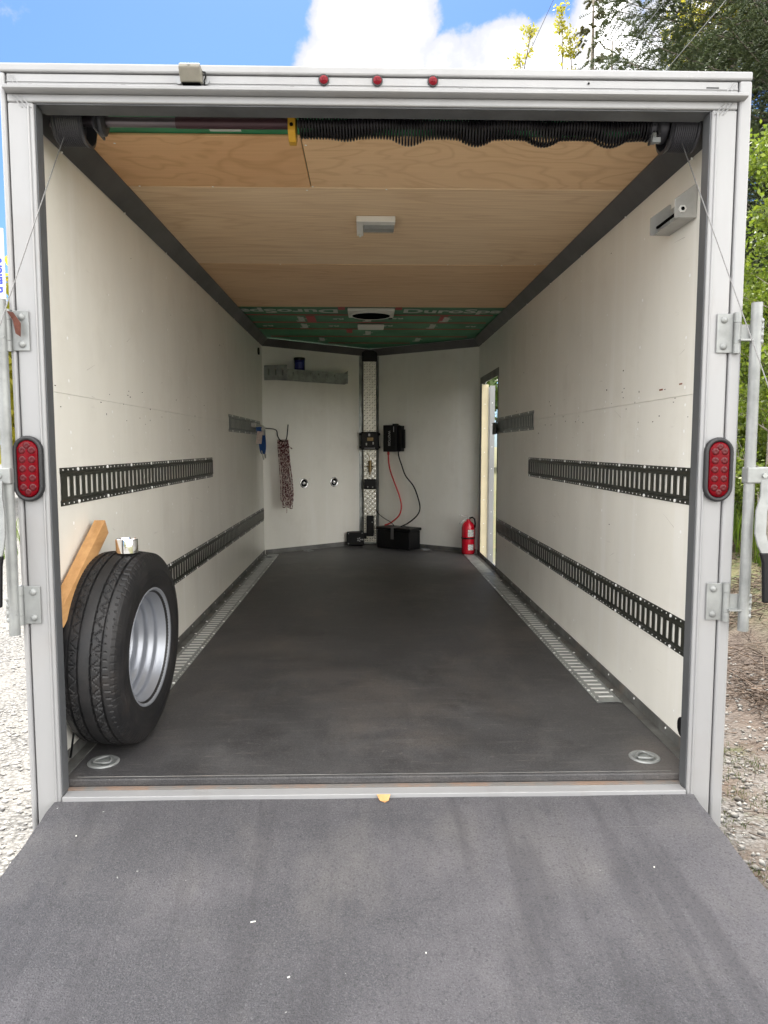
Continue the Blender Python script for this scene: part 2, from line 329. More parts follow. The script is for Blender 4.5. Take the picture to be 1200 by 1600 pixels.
def textmesh(name, txt, size, m, matrix, parent, extrude=0.0004, squash=1.0, bold=0.0):
    cu = bpy.data.curves.new(name, 'FONT'); cu.body = txt; cu.size = size; cu.align_x = 'CENTER'; cu.align_y = 'CENTER'; cu.extrude = extrude; cu.offset = bold; cu.resolution_u = 3
    tmp = bpy.data.objects.new('tmp', cu); C.objects.link(tmp)
    dg = bpy.context.evaluated_depsgraph_get(); me = bpy.data.meshes.new_from_object(tmp.evaluated_get(dg)); bpy.data.objects.remove(tmp); bpy.data.curves.remove(cu)
    me.transform(Matrix.Translation(-loc_of(parent)) @ matrix @ Matrix.Diagonal((squash,1,1,1))); me.materials.clear(); me.materials.append(m); me.name = name
    o = bpy.data.objects.new(name, me); C.objects.link(o); o.parent = parent; return o

# ------------------------------------------------------------------ dimensions of the trailer
XL, XR, YC, YN, ZC = -1.00, 1.03, 4.80, 5.60, 2.05      # inner walls, corner depth, nose depth, ceiling
GZ = -0.32
dL = Vector((1.0,.8,0)).normalized(); nL = Vector((.8,-1.0,0)).normalized()
dR = Vector((1.03,-.8,0)).normalized(); nR = Vector((-.8,-1.03,0)).normalized()
def PL(s, z, off=0): return Vector((XL,YC,z)) + dL*s + nL*off
def PR(s, z, off=0): return Vector((0,YN,z)) + dR*s + nR*off
def frameL(s, z, off=0):   # local x along wall, y = up, z = out of wall
    m = Matrix.Identity(4); m.col[0] = (*dL,0); m.col[1] = (0,0,1,0); m.col[2] = (*nL,0); m.col[3] = (*PL(s,z,off),1); return m
def frameR(s, z, off=0):
    m = Matrix.Identity(4); m.col[0] = (*dR,0); m.col[1] = (0,0,1,0); m.col[2] = (*nR,0); m.col[3] = (*PR(s,z,off),1); return m

# ------------------------------------------------------------------ ground
def sst(a, b, x):
    t = np.clip((x-a)/(b-a), 0, 1); return t*t*(3-2*t)
def hz(x, y):
    x = np.asarray(x, float); y = np.asarray(y, float)
    b = sst(1.65, 3.1, x)*.52*sst(-1.5, 1.8, y)
    b = b + sst(3.0, 8, x)*.5*sst(-1, 4, y)
    b = b + sst(1.3, 3, x)*(np.sin(x*7+y*3)*.012+np.sin(y*5.3-x*2)*.012)
    b = b + (np.sin(x*2.1+1)*np.cos(y*1.7)*.008)*sst(1.2,1.8,np.abs(x))
    return GZ + b
def grid(xs, ys, name, m, dz=0):
    X, Y = np.meshgrid(xs, ys); Z = hz(X, Y)+dz; V = np.stack([X,Y,Z], -1).reshape(-1,3)
    nx, ny = len(xs), len(ys); I = np.arange(nx*ny).reshape(ny, nx)
    F = np.stack([I[:-1,:-1], I[:-1,1:], I[1:,1:], I[1:,:-1]], -1).reshape(-1,4)
    o = npmesh(name, V, F, m); o.data.shade_smooth(); o['kind'] = 'structure'; return o
def groundmat():
    m = bpy.data.materials.new('gravel and dirt'); m.use_nodes = True; t = m.node_tree; b = t.nodes['Principled BSDF']; b.inputs['Roughness'].default_value = .95
    K = t.nodes.new; lk = t.links.new
    tc = K('ShaderNodeTexCoord'); sp = K('ShaderNodeSeparateXYZ'); lk(tc.outputs['Object'], sp.inputs[0])
    def noise(s, d=6, r=.6):
        n = K('ShaderNodeTexNoise'); n.inputs['Scale'].default_value = s; n.inputs['Detail'].default_value = d; n.inputs['Roughness'].default_value = r; lk(tc.outputs['Object'], n.inputs['Vector']); return n.outputs['Fac']
    def rng_(v, a, b_, c=0, d=1):
        n = K('ShaderNodeMapRange'); n.inputs['From Min'].default_value = a; n.inputs['From Max'].default_value = b_; n.inputs['To Min'].default_value = c; n.inputs['To Max'].default_value = d; lk(v, n.inputs['Value']); return n.outputs[0]
    def mix(f, a, c):
        n = K('ShaderNodeMixRGB'); lk(f, n.inputs[0])
        for i, q in ((1,a),(2,c)):
            if isinstance(q, tuple): n.inputs[i].default_value = (*q, 1)
            else: lk(q, n.inputs[i])
        return n.outputs[0]
    def madd(a, b_, k):
        n = K('ShaderNodeMath'); n.operation = 'MULTIPLY_ADD'; lk(b_, n.inputs[0]); n.inputs[1].default_value = k; lk(a, n.inputs[2]); return n.outputs[0]
    v = K('ShaderNodeTexVoronoi'); v.inputs['Scale'].default_value = 55; lk(tc.outputs['Object'], v.inputs['Vector'])
    gl = mix(rng_(v.outputs['Distance'], .2, .75), (.22,.216,.208), (.06,.058,.056))
    gl = mix(rng_(noise(3), .4, .75), gl, (.19,.182,.17))
    gr = mix(rng_(v.outputs['Distance'], .15, .8), (.17,.167,.163), (.065,.06,.055))
    gr = mix(rng_(noise(2.6), .42, .62), gr, (.075,.055,.042))
    gr = mix(rng_(noise(5.5), .56, .68), gr, (.05,.06,.018))
    dirt = mix(rng_(noise(9), .35, .7), (.055,.039,.031), (.095,.074,.060))
    veg = mix(rng_(noise(12), .35, .7), (.055,.075,.02), (.12,.09,.045))
    n1 = noise(2.2)
    yb = rng_(sp.outputs['Y'], -1.7, -1.2)
    mlt = K('ShaderNodeMath'); mlt.operation = 'MULTIPLY'; lk(rng_(sp.outputs['X'], .9, 1.2), mlt.inputs[0]); lk(yb, mlt.inputs[1]); side = mlt.outputs[0]
    ml2 = K('ShaderNodeMath'); ml2.operation = 'MULTIPLY'; lk(rng_(sp.outputs['Y'], -4.5, -1.5), ml2.inputs[1])
    xx = madd(sp.outputs['X'], n1, .7)
    base = mix(side, gl, gr)
    lk(rng_(xx, 1.95, 2.2), ml2.inputs[0]); base = mix(ml2.outputs[0], base, dirt)
    farm = madd(xx, sp.outputs['Y'], .25)
    base = mix(rng_(farm, 3.1, 3.9), base, veg)
    lk(base, b.inputs['Base Color'])
    bp = K('ShaderNodeBump'); bp.inputs['Strength'].default_value = .9; bp.inputs['Distance'].default_value = .012
    hgt = madd(noise(40, 5), rng_(v.outputs['Distance'], 0, .8, 1, 0), .8); lk(hgt, bp.inputs['Height']); lk(bp.outputs[0], b.inputs['Normal'])
    return m
M['ground'] = groundmat()
def axis_pts(lo, hi, fine_lo, fine_hi, step):
    a = list(np.arange(fine_lo, fine_hi, step)); s = step; p = fine_lo
    while p > lo: s *= 1.35; p -= s; a.insert(0, p)
    s = step; p = a[-1]
    while p < hi: s *= 1.35; p += s; a.append(p)
    return np.array(a)
grid(axis_pts(-600, 600, -4, 9, .12), axis_pts(-600, 600, -3, 12, .15), 'ground', M['ground'])

# ------------------------------------------------------------------ the trailer
T = thing('cargo_trailer', 'open white enclosed cargo trailer with its black ramp lowered, seen from behind', 'trailer', (0,0,GZ))
def P(name, mb, m, parent=T, **k): return build(name, mb, m, parent, **k)
# rear frame
for sx, xo in ((-1, 1.04), (1, 1.06)):
    P('door_post', MB().box(*sorted((sx*.95, sx*1.021)), 0, .052, -.10, 2.0), M['alu'], bev=.006, bseg=3)
    P('corner_trim', MB().box(*sorted((sx*1.0245, sx*xo)), -.003, .05, -.12, 2.078), M['alu'], bev=.006)
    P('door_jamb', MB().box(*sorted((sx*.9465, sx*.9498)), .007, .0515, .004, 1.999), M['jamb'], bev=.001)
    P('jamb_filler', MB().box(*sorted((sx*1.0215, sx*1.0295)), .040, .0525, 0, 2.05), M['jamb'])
    b = MB(); b.tube([(sx*.963, -.002, -.09), (sx*.963, -.002, 1.99)], .003, 6); P('post_bead', b, M['alu'])
P('header_rail', MB().box(-1.021, 1.021, 0, .05, 2.0005, 2.022), M['alu'], bev=.004)
P('header_band', MB().box(-1.021, 1.021, .002, .05, 2.0385, 2.0765), M['alu'], bev=.003)
for z in (2.055,): P('band_rib', MB().box(-1.02, 1.02, -.0005, .003, z-.0012, z+.0012), M['alu'])
P('roof_cap', MB().box(-1.04, 1.06, -.004, .09, 2.079, 2.103), M['alu'], bev=.005)
b = MB(); prof = [(-.022,2.0235),(-.0265,2.027),(-.027,2.034),(-.022,2.0375),(.0,2.0405),(.01,2.0405),(.01,2.0225),(-.014,2.0225)]
b.prism(prof, -1.021, 1.038, None, 'x'); P('drip_rail', b, M['alu'], smooth='auto')
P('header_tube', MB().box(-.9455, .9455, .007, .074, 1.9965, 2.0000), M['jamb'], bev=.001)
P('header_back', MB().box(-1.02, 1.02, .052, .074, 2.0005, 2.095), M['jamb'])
b = MB()
for sx in (-1, 1):      # weld bead at the mitred corners
    for k in range(3): b.tube([(sx*(.955+.012*k), -.0015, 1.985), (sx*(.985+.012*k), -.0015, 2.019)], .0018, 5)
    for k in range(2): b.tube([(sx*(.985+.012*k), .0, 2.044), (sx*(1.005+.010*k), .0, 2.072)], .0015, 5)
P('weld_bead', b, M['alu'], kind='stuff')
b = MB()
for k, x in enumerate((-.955,-.70,-.235,.0,.235,.50,.73,.965)):
    b.box(x-.006, x+.006, -.0025, 0.002, 2.0405, 2.0475)
P('drip_clip', b, M['angle'], kind='stuff')
b = MB().disc((.595, .0, 2.066), (0,-1,0), .003, .002); b.box(.93,.965,-.0008,.002,2.0565,2.0595); P('drain_hole', b, M['dark'], kind='stuff')
# marker lights
for x in (-.147, .002, .157):
    hb = MB().disc((x, .002, 2.0665), (0,-1,0), .0150, .006, 20); bz = P('marker_light', hb, M['gasket'])
    build('marker_lens', MB().disc((x, -.004, 2.0665), (0,-1,0), .0120, .006, 20, True), M['pinkred'], bz, smooth=True)
    bd = MB()
    for dx in (-.004, 0, .004): bd.box(x+dx-.0011, x+dx+.0011, -.0112, -.007, 2.062, 2.071)
    build('light_element', bd, M['pinkred'], bz)
# camera / lamp housing on the header
hx = -.510
b = MB(); b.prism([(-.002,2.050),(-.002,2.086),(-.042,2.0885),(-.048,2.076),(-.026,2.044)], hx-.028, hx+.030, None, 'x')
hs = P('lamp_housing', b, M['beige'], bev=.004)
build('lens_slot', MB().box(hx-.024, hx+.026, -.028, -.004, 2.0425, 2.0435), M['dark'], hs)
build('housing_screw', MB().disc((hx, -.0465, 2.082), (0,-1,.3), .003, .002), M['galv'], hs)
for sx in (-1, 1):
    tb = MB().disc((hx+sx*.037, 0, 2.060), (0,-1,0), .010, .004, 14); e = build('mounting_ear', tb, M['alu_edge'], hs)
b = MB(); b.tube([(hx+.030, -.01, 2.080), (hx+.037,-.012,2.078), (hx+.039,-.012,2.066), (hx+.034,-.01,2.056), (hx+.034,.0,2.050)], .002, 6); build('cord', b, M['black'], hs)
# sill
P('sill_lip', MB().box(-.946, .946, -.004, .040, -.030, .003), M['alu'], bev=.002)
b = MB(); b.box(-.946, .946, .0405, .0565, -.03, .007); P('sill_backing', b, M['sillb'])
P('sill_chip', MB().add([(-.002,-.0065,.0030),(.040,-.0065,.0030),(.034,-.024,-.0085),(.022,-.034,-.0095),(.008,-.024,-.0085)], [(0,4,3,2,1)]), M['wood'])
P('post_foot', MB().box(-1.02, 1.02, .058, .11, -.12, -.001), M['angle'])
# shell
P('side_skin', MB().box(XL-.040, XL-.036, .056, YC, -.10, 2.08), M['skin'])
for y0, y1, z0, z1 in ((.056,3.80,-.10,2.08), (3.80,4.63,1.64,2.08), (3.80,4.63,-.10,.02), (4.63,4.9,-.10,2.08)):
    P('side_skin', MB().box(1.0665, 1.0700, y0, y1, z0, z1), M['skin'])
P('nose_skin', MB().prism([(XL-.04,YC),(0,YN+.05),(0,YN+.046),(XL-.04,YC-.005)], -.1, 2.08), M['skin'])
P('nose_skin', MB().prism([(1.07,4.9),(1.065,4.9),(0,YN+.046),(0,YN+.05)], -.1, 2.08), M['skin'])
P('roof_sheet', MB().prism([(XL-.04,.05),(1.07,.05),(1.07,4.9),(0,YN+.05),(XL-.04,YC)], 2.096, 2.1005), M['skin'])
P('underfloor', MB().prism([(XL-.03,.1105),(1.06,.1105),(1.06,4.85),(0,YN+.04),(XL-.03,YC)], -.10, 0), M['angle'])
# interior wall panels
g = .0006
def yzpanel(x0, x1, y0, y1, z0, z1): P('wall_panel', MB().box(x0, x1, y0+g, y1-g, z0+g, z1-g), M['wall'])
for a, b_ in ((.053,.79),(.79,3.229),(3.229,YC)):
    yzpanel(XL-.012, XL, a, b_, 0, 1.221)
for a, b_ in ((.053,2.40),(2.40,YC)): yzpanel(XL-.012, XL, a, b_, 1.221, 2.05)
for a, b_ in ((.053,.844),(.844,3.80)): yzpanel(XR, XR+.012, a, b_, 0, 1.221)
for a, b_ in ((.053,2.508),(2.508,3.80)): yzpanel(XR, XR+.012, a, b_, 1.221, 2.05)
yzpanel(XR, XR+.012, 3.80, 4.63, 1.64, 2.05); yzpanel(XR, XR+.012, 4.63, YC, 0, 2.05)
ply_t = .01
P('nose_panel', MB().prism([(XL,YC),(0,YN),(0,YN+.012),(XL-.01,YC+.012)], 0, 2.05), M['wall'])
P('nose_panel', MB().prism([(XR,YC),(0.002,YN),(0.002,YN+.012),(XR+.01,YC+.012)], 0, 2.05), M['wall'])
# ceiling
for i, (x0, x1, y0, y1) in enumerate(((XL+.02,-.244,.340,.803),(-.241,XR-.02,.341,.805),(XL+.02,XR-.02,.809,2.00),(XL+.02,XR-.02,2.004,3.238))):
    P('plywood_panel', MB().box(x0, x1, y0, y1, ZC+(0,.002,.0012,.0)[i], ZC+.010), M['ply'][i], bev=.0022, bseg=1)
P('foam_board', MB().box(XL, XR, .225, 3.25, 2.061, 2.09), M['foam'])
P('foam_board', MB().box(XL, XR, 3.252, 3.62, 2.064, 2.09), M['foam'])
P('foam_board', MB().box(XL, XR, 3.632, 3.96, 2.062, 2.09), M['foam'])
P('foam_board', MB().box(XL, XR, 3.972, 4.29, 2.064, 2.09), M['foam'])
P('foam_board', MB().box(XL, XR, 4.300, 4.72, 2.062, 2.09), M['foam'])
P('foam_board', MB().prism([(XL,4.73),(XR,4.73),(XR,4.81),(0,YN+.01),(XL,4.81)], 2.064, 2.09), M['foam'])
P('print_patch', MB().box(-.53,-.43,.262,.325,2.0598,2.0608), M['foam_white'])
b = MB()
for y, x0, x1 in ((3.626,-.95,.95),(3.966,-.95,.95),(4.295,-.95,.95),(4.725,-.9,.9),(5.15,-.4,.4)): b.box(x0, x1, y-.028, y+.004, 2.0595, 2.061)
for x0, x1, y0, y1 in ((-.235,-.185,3.30,3.40),(.185,.235,3.30,3.40),(.55,.61,3.66,3.94),(-.5,-.43,3.66,3.94),(-.20,-.15,4.32,4.5)): b.box(x0, x1, y0, y1, 2.0595, 2.061)
P('stripe_print', b, M['foam_red'], kind='stuff')
def ctext(txt, x, y, size, rot=0, squash=1.0, z=2.0592, bold=.006):
    m = Matrix.Translation((x,y,z)) @ Matrix.Rotation(PI,4,'X') @ Matrix.Rotation(rot,4,'Z')
    textmesh('lettering', txt, size, M['foam_white'], m, T, squash=squash, bold=bold)
ctext('DuroSpan', .67, 3.44, .21, 0, 1.0)      # reads upright for a viewer looking up and forward
ctext('DuroSpan', -.66, 3.44, .21, PI, 1.0)
for x, y in ((-.55,3.80),(-.55,4.13),(.60,3.80),(.52,4.13),(-.02,3.80),(-.02,4.5),(-.45,4.9),(.45,4.9)):
    ctext('Neopor', x, y, .085, PI/2, .8)
for x, y in ((.22,3.75),(-.25,3.78),(.15,4.1),(-.3,4.12),(.85,4.12),(-.85,4.12)): ctext('R5', x, y, .07, PI, 1.2, bold=.002)
# cove trim
def cove(a, b_, inward):
    a = Vector(a); b_ = Vector(b_); n = Vector(inward)
    mb = MB(); s = .066
    vs = []
    for p, m_ in ((a, n[0] if isinstance(n[0], Vector) else n), (b_, n)):
        pass
    return mb
cs = .055
def strip(pts_low, pts_high, th, name, m, **k):
    """sheet strip between two polylines, thickened outward"""
    n = len(pts_low); vs = []; 
    for lo_, hi_ in zip(pts_low, pts_high):
        lo_ = Vector(lo_); hi_ = Vector(hi_); vs += [lo_, hi_, hi_+Vector((0,0,th)), lo_+Vector((0,0,th))]
    fs = [(0,1,2,3), tuple(4*(n-1)+i for i in (3,2,1,0))]
    for i in range(n-1):
        a, c = 4*i, 4*(i+1)
        fs += [(a, c, c+1, a+1), (a+1, c+1, c+2, a+2), (a+3, a+2, c+2, c+3), (a, a+3, c+3, c)]
    return P(name, MB().add(vs, fs), m, **k)
zl = 1.984; zh = 2.046
strip([(XL+.002,.075,zl),(XL+.002,YC,zl)], [(XL+cs,.075,zh),(XL+cs,YC-.025,zh)], .006, 'cove_trim', M['cove'])
strip([(XR-.002,.075,zl),(XR-.002,YC,zl)], [(XR-cs,.075,zh),(XR-cs,YC-.025,zh)], .006, 'cove_trim', M['cove'])
strip([(XL+.002,YC,zl),(0,YN-.002,zl)], [(XL+cs,YC-.025,zh),(0,YN-cs*1.25,zh)], .006, 'cove_trim', M['cove'])
strip([(XR-.002,YC,zl),(0.001,YN-.002,zl)], [(XR-cs,YC-.025,zh),(0.001,YN-cs*1.25,zh)], .006, 'cove_trim', M['cove'])
b = MB()
for sx, xw in ((1,XL),(-1,XR)):
    for k in range(6):
        f = k/6; b.tube([(xw+sx*(.006+cs*.9*f*.5), .13, zl+.004+(zh-zl)*f*.5-.001), (xw+sx*(.006+cs*.9*f*.5), YC-.05, zl+.004+(zh-zl)*f*.5-.001)], .0011, 4)
P('cove_ridge', b, M['cove'], kind='stuff')
b = MB()
for y in np.arange(.3, 4.7, .61):
    for sx, xw in ((1,XL),(-1,XR)): b.disc((xw+sx*.004, y, zl-.002), (sx,0,-1), .004, .003, 7)
P('cove_screw', b, M['screw'], kind='stuff')
# floor mat, base angle, floor rails
P('floor_mat', MB().prism([(XL+.008,.057),(XR-.008,.057),(XR-.008,YC-.01),(.0,YN-.05),(XL+.008,YC-.01)], .006, .030), M['mat'], bev=.004)
b = MB(); b.tube([(-.93,.072,.0305),(.93,.072,.0305)], .0011, 5); b.tube([(-.94,.0615,.026),(.94,.0615,.026)], .0012, 5); P('mat_seam', b, M['angle'])
for xw, s in ((XL,1),(XR,-1)):
    b = MB(); b.box(*sorted((xw+s*.0005, xw+s*.004)), .056, YC-.003, .03, .072); b.box(*sorted((xw+s*.004, xw+s*.038)), .056, YC-.03, .0302, .034)
    P('base_angle', b, M['angle'])
for fr, ln in ((frameL, 1.28), (frameR, 1.30)):
    m_ = fr(0, 0); b = MB(); b.box(.01, ln-.01, .03, .072, .0008, .004, m_); b.box(.02, ln-.02, .0302, .034, .004, .036, m_); P('base_angle', b, M['angle'])
b = MB()
for y in np.arange(.35, 4.7, .305):
    b.disc((XL+.004, y, .06), (1,0,0), .004, .002, 7); b.disc((XR-.004, y, .06), (-1,0,0), .004, .002, 7)
P('angle_screw', b, M['screw'], kind='stuff')

def etrack(length, width, pitch, slot_h, slot_w, m, to_world, name='tie_down_rail', inset=.03, rivets=True, parent=T, z1=.0040):
    """perforated rail: local x along, y across, z off the surface"""
    b = MB(); fl = (width-slot_h)/2; th = .0020
    n = int((length-2*inset)//pitch); x0 = (length-n*pitch)/2
    yf = width/2; ys = slot_h/2; yb = ys+fl*.45
    for s in (-1, 1):
        b.prism([(s*yb,0.0006),(s*yf,0.0006),(s*yf,.0006+th),(s*(yb+.001),.0006+th),(s*(yb-.004),z1+th),(s*(ys),z1+th),(s*ys,z1),(s*(yb-.006),z1)][::s], 0, length, to_world, 'x')
    for k in range(n+1):
        xa = x0+k*pitch-(pitch-slot_w)/2; xb = xa+(pitch-slot_w)
        if k == 0: xa = .001
        if k == n: xb = length-.001
        b.box(xa, xb, -ys+.0001, ys-.0001, z1+.0002, z1+th-.0002, to_world)
    r = build(name, b, m, parent)
    b = MB(); c = MB()
    for k in range(int(length/.040)):
        for s in (-1, 1): 
            p = to_world @ Vector((.02+k*.040, s*(yf-.007), .0028)); nn = (to_world.to_3x3() @ Vector((0,0,1)))
            (c if k % 7 == 3 else b).disc(p, nn, .0058 if k % 7 == 3 else .0027, .0012 if k % 7 != 3 else .004, 8 if k % 7 == 3 else 5)
    if rivets:
        build('rivet_hole', b, M['screw'], r, kind='stuff'); build('rail_screw', c, M['screw'], r, kind='stuff')
    return r
def mL(y0, z): m = Matrix.Identity(4); m.col[0] = (0,1,0,0); m.col[1] = (0,0,1,0); m.col[2] = (1,0,0,0); m.col[3] = (XL,y0,z,1); return m
def mR(y0, z): m = Matrix.Identity(4); m.col[0] = (0,1,0,0); m.col[1] = (0,0,-1,0); m.col[2] = (-1,0,0,0); m.col[3] = (XR,y0,z,1); return m
etrack(2.30, .122, .0508, .064, .026, M['rail'], mL(.20,.923))
etrack(2.42, .122, .0508, .064, .026, M['rail'], mR(.20,.921))
etrack(4.56, .122, .0508, .064, .026, M['rail'], mL(.20,.418))
etrack(3.58, .122, .0508, .064, .026, M['rail'], mR(.20,.412))
etrack(1.52, .122, .0508, .064, .026, M['rail2'], mL(3.08,1.219))
etrack(1.34, .122, .0508, .064, .026, M['rail2'], mR(2.50,1.219))
for xc, y0, y1 in ((XL+.085,.55,4.66),(XR-.083,.69,3.62)):
    mf = Matrix.Identity(4); mf.col[0] = (0,1,0,0); mf.col[1] = (1,0,0,0); mf.col[2] = (0,0,1,0); mf.col[3] = (xc, y0, .0300, 1)
    r = etrack(y1-y0, .112, .0508, .062, .026, M['galv'], mf, 'floor_rail', z1=.0022)
    P('rail_liner', MB().box(xc-.034, xc+.034, y0+.01, y1-.01, .0302, .0312), M['liner'])
P('floor_plate', MB().box(XR-.14, XR-.04, 3.62, 4.72, .0302, .036), M['galv'], bev=.002)
P('floor_plate', MB().box(XL+.04, XL+.14, 4.66, 4.76, .0302, .036), M['galv'], bev=.002)
# side door in the right wall
P('door_casing', MB().box(1.0285, 1.0295, 3.765, 3.80, .035, 1.68), M['angle'])
P('door_casing', MB().box(XR-.003, XR-.0002, 3.76, 4.70, 1.622, 1.685), M['angle'])
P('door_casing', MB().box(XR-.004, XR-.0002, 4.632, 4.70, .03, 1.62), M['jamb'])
P('door_jamb', MB().box(XR+.0005, 1.092, 4.618, 4.629, .02, 1.618), M['cream'], bev=.002)
P('door_jamb', MB().box(XR+.013, 1.066, 3.801, 3.806, .02, 1.635), M['alu_edge'])
P('door_threshold', MB().box(XR-.02, 1.09, 3.802, 4.616, .0, .022), M['alu_edge'])
b = MB()
for z in np.arange(.12, 1.6, .22): b.disc((1.06, 4.618, z), (0,-1,0), .005, .002, 8)
P('jamb_screw', b, M['screw'], kind='stuff')
dl = P('side_door', MB().box(1.104, 1.143, 4.60, 5.34, -.02, 1.60), M['skin'], bev=.003, label='side door swung fully open against the outside')
build('door_edge', MB().box(1.100, 1.147, 4.592, 4.60, -.025, 1.605), M['alu_edge'], dl, bev=.002)
b = MB()
for z in np.arange(.05, 1.6, .20): b.disc((1.124, 4.592, z), (0,-1,0), .004, .002, 8)
build('edge_rivet', b, M['screw'], dl, kind='stuff')
P('door_hold_plate', MB().box(XR-.030, XR-.026, 3.70, 3.86, 1.150, 1.245).box(XR-.026,XR-.001,3.80,3.804,1.155,1.24), M['black'])
# wall screws and nicks (tiny, joined)
b = MB(); d = MB(); e = MB(); f = MB()
for y in (.30,.71,1.12,1.53,1.94,2.35,2.76,3.17,3.58,3.99,4.40):
    for z in (.16,.40,.62,.78,1.04,1.10,1.19,1.25,1.42,1.62,1.85):
        for xw, s in ((XL,1),(XR,-1)):
            if xw == XR and y > 3.7 and z < 1.7: continue
            if any(abs(z-q) < .07 for q in (.418,.923)) : continue
            if y > 2.45 and abs(z-1.219) < .075: continue
            jy = y+random.uniform(-.008,.008); jz = z+random.uniform(-.02,.02)
            if random.random() < .86: b.disc((xw-s*.0002, jy, jz), (s,0,0), random.uniform(.0036,.0062), .0009, 8)
            if random.random() < .35: b.disc((xw-s*.0002, jy+.012, jz-.02), (s,0,0), .002, .0006, 6)
for k in range(95):
    xw, s = random.choice(((XL,1),(XR,-1))); y = random.uniform(.15, 3.7)**1.0; z = random.choice((random.uniform(.2,1.9), random.gauss(1.27,.02), random.gauss(1.17,.02), random.gauss(1.22,.05)))
    if any(abs(z-q) < .07 for q in (.418,.923)) or (y > 2.4 and abs(z-1.219) < .075): continue
    l = random.uniform(.0015,.006); h = random.uniform(.0010,.0035)
    d.box(*sorted((xw, xw+s*.0005)), y-l, y+l, z-h, z+h)
for y, z, l, h in ((.50,1.255,.016,.003),(.335,1.262,.012,.0025)): e.box(XR-.0006, XR, y-l, y+l, z-h, z+h)
for k in range(26):
    xw, s = random.choice(((XL,1),(XR,-1))); y = random.uniform(.15, 2.2); z = random.choice((random.uniform(1.0,1.5), random.uniform(.55,.80), random.uniform(1.3,1.8))); 
    if abs(z-.923) < .08: continue
    l = random.uniform(.012,.045); a_ = random.uniform(-.5,.5)
    q0 = Vector((xw+s*.0003, y-l, z-l*a_)); q1 = Vector((xw+s*.0003, y+l, z+l*a_)); f.add([q0+Vector((0,0,-.0006)), q1+Vector((0,0,-.0002)), q1+Vector((0,0,.0002)), q0+Vector((0,0,.0008))], [(0,1,2,3)])
P('scuff_mark', f, M['scuff'], kind='stuff')
P('wall_screw', b, M['screw'], kind='stuff'); P('wall_nick', d, M['dent'], kind='stuff'); P('splinter_mark', e, M['rust'], kind='stuff')
b = MB()
for x, y in ((-.86,.40),(-.26,.83),(-.235,.79),(-.23,.40),(-.62,.80),(.05,.815),(.72,2.0),(.42,1.99),(-.90,.80),(.9,1.98),(-.5,2.0),(.1,3.22)): b.disc((x,y,ZC), (0,0,-1), .004, .0012, 7)
P('ceiling_screw', b, M['screw'], kind='stuff')
P('vent_hole_cap', MB().disc((XL, 4.56, 1.905), (1,0,0), .032, .012, 16), M['black'])
P('bump_stop', MB().disc((XR-.0005, .215, .115), (-1,0,0), .034, .008, 18), M['black'], smooth='auto')
# recessed tie-down rings
for x, y in ((-.886,.180),(.884,.174),(-.93,4.60),(-.60,5.02),(.55,5.09)):
    r0 = .050
    p = P('floor_ring', MB().lathe([(r0-.014,.0306),(r0-.012,.0345),(r0-.004,.036),(r0,.0325),(r0,.0304)], 32, Matrix.Translation((x,y,0))), M['zinc'], smooth=True)
    build('ring_pan', MB().lathe([(.0001,.0302),(r0-.03,.0303),(r0-.013,.0308)], 24, Matrix.Translation((x,y,0))), M['galv'], p, smooth=True)
    b = MB(); a0 = .35; pts = []
    for k in range(13):
        a = -.95*PI + 1.9*PI*k/12*1.0; rr = .026*(1-.18*math.cos(3*a)); pts.append((x+rr*math.cos(a+a0), y+rr*math.sin(a+a0), .0375))
    pts.append(pts[0]); b.tube(pts, .0042, 8, False); build('pull_ring', b, M['zinc'], p, smooth=True)
# ramp
RS = .1115
def rz(y): return -.0085 + y*RS     # y negative outward
rm = P('ramp', MB().prism([(-.012, rz(-.012)-.006),(-2.45, rz(-2.45)-.006),(-2.45, rz(-2.45)-.045),(-.012, rz(-.012)-.05)], -.966, .966, None, 'x'), M['angle'])
b = MB(); nx, ny = 96, 100
for j in range(ny+1):
    for i in range(nx+1):
        x = -.968 + 1.936*i/nx; y = -.006 - 2.45*j/ny
        ed = 0.0
        if i in (0, nx): x += (math.sin(y*23)+math.sin(y*61+2))*.0012
        b.v.append((x, y, rz(y)+.0008*math.sin(x*9+y*4)))
for j in range(ny):
    for i in range(nx): a = j*(nx+1)+i; b.f.append((a, a+nx+1, a+nx+2, a+1))
n0 = len(b.v)
for (x,y,z) in list(b.v[:n0]): pass
def skirt(idx):
    s0 = len(b.v); b.v += [(b.v[i][0], b.v[i][1], b.v[i][2]-.0062) for i in idx]
    for k in range(len(idx)-1): b.f.append((idx[k], idx[k+1], s0+k+1, s0+k))
skirt([j*(nx+1) for j in range(ny+1)]); skirt([j*(nx+1)+nx for j in range(ny,-1,-1)]); skirt([i for i in range(nx,-1,-1)]); skirt([ny*(nx+1)+i for i in range(nx+1)])
rs_ = build('ramp_deck', b, M['ramp'], rm)
b = MB(); b.tube([(.66,-.16,rz(-.16)+.0004),(.965,-.155,rz(-.155)+.0004)], .0005, 4)
build('deck_scratch', b, M['cove'], rm)
b = MB()
for x, y, l in ((-.30,-.50,.006),(-.20,-.66,.003),(-.84,-.17,.0015),(.72,-.33,.0012),(.10,-.60,.001)):
    b.box(x-.0015, x+.0015, y-l, y+l, rz(y)-.0005, rz(y)+.0020, Matrix.Translation((x,y,0)) @ Matrix.Rotation(x*3-.4,4,'Z') @ Matrix.Translation((-x,-y,0)))
build('litter_chip', b, M['white'], rm, kind='stuff')
P('ramp_flap', MB().prism([(-2.45, rz(-2.45)-.008),(-2.82, -.316),(-2.82,-.322),(-2.45, rz(-2.45)-.03)], -.95, .95, None, 'x'), M['alu_edge'])
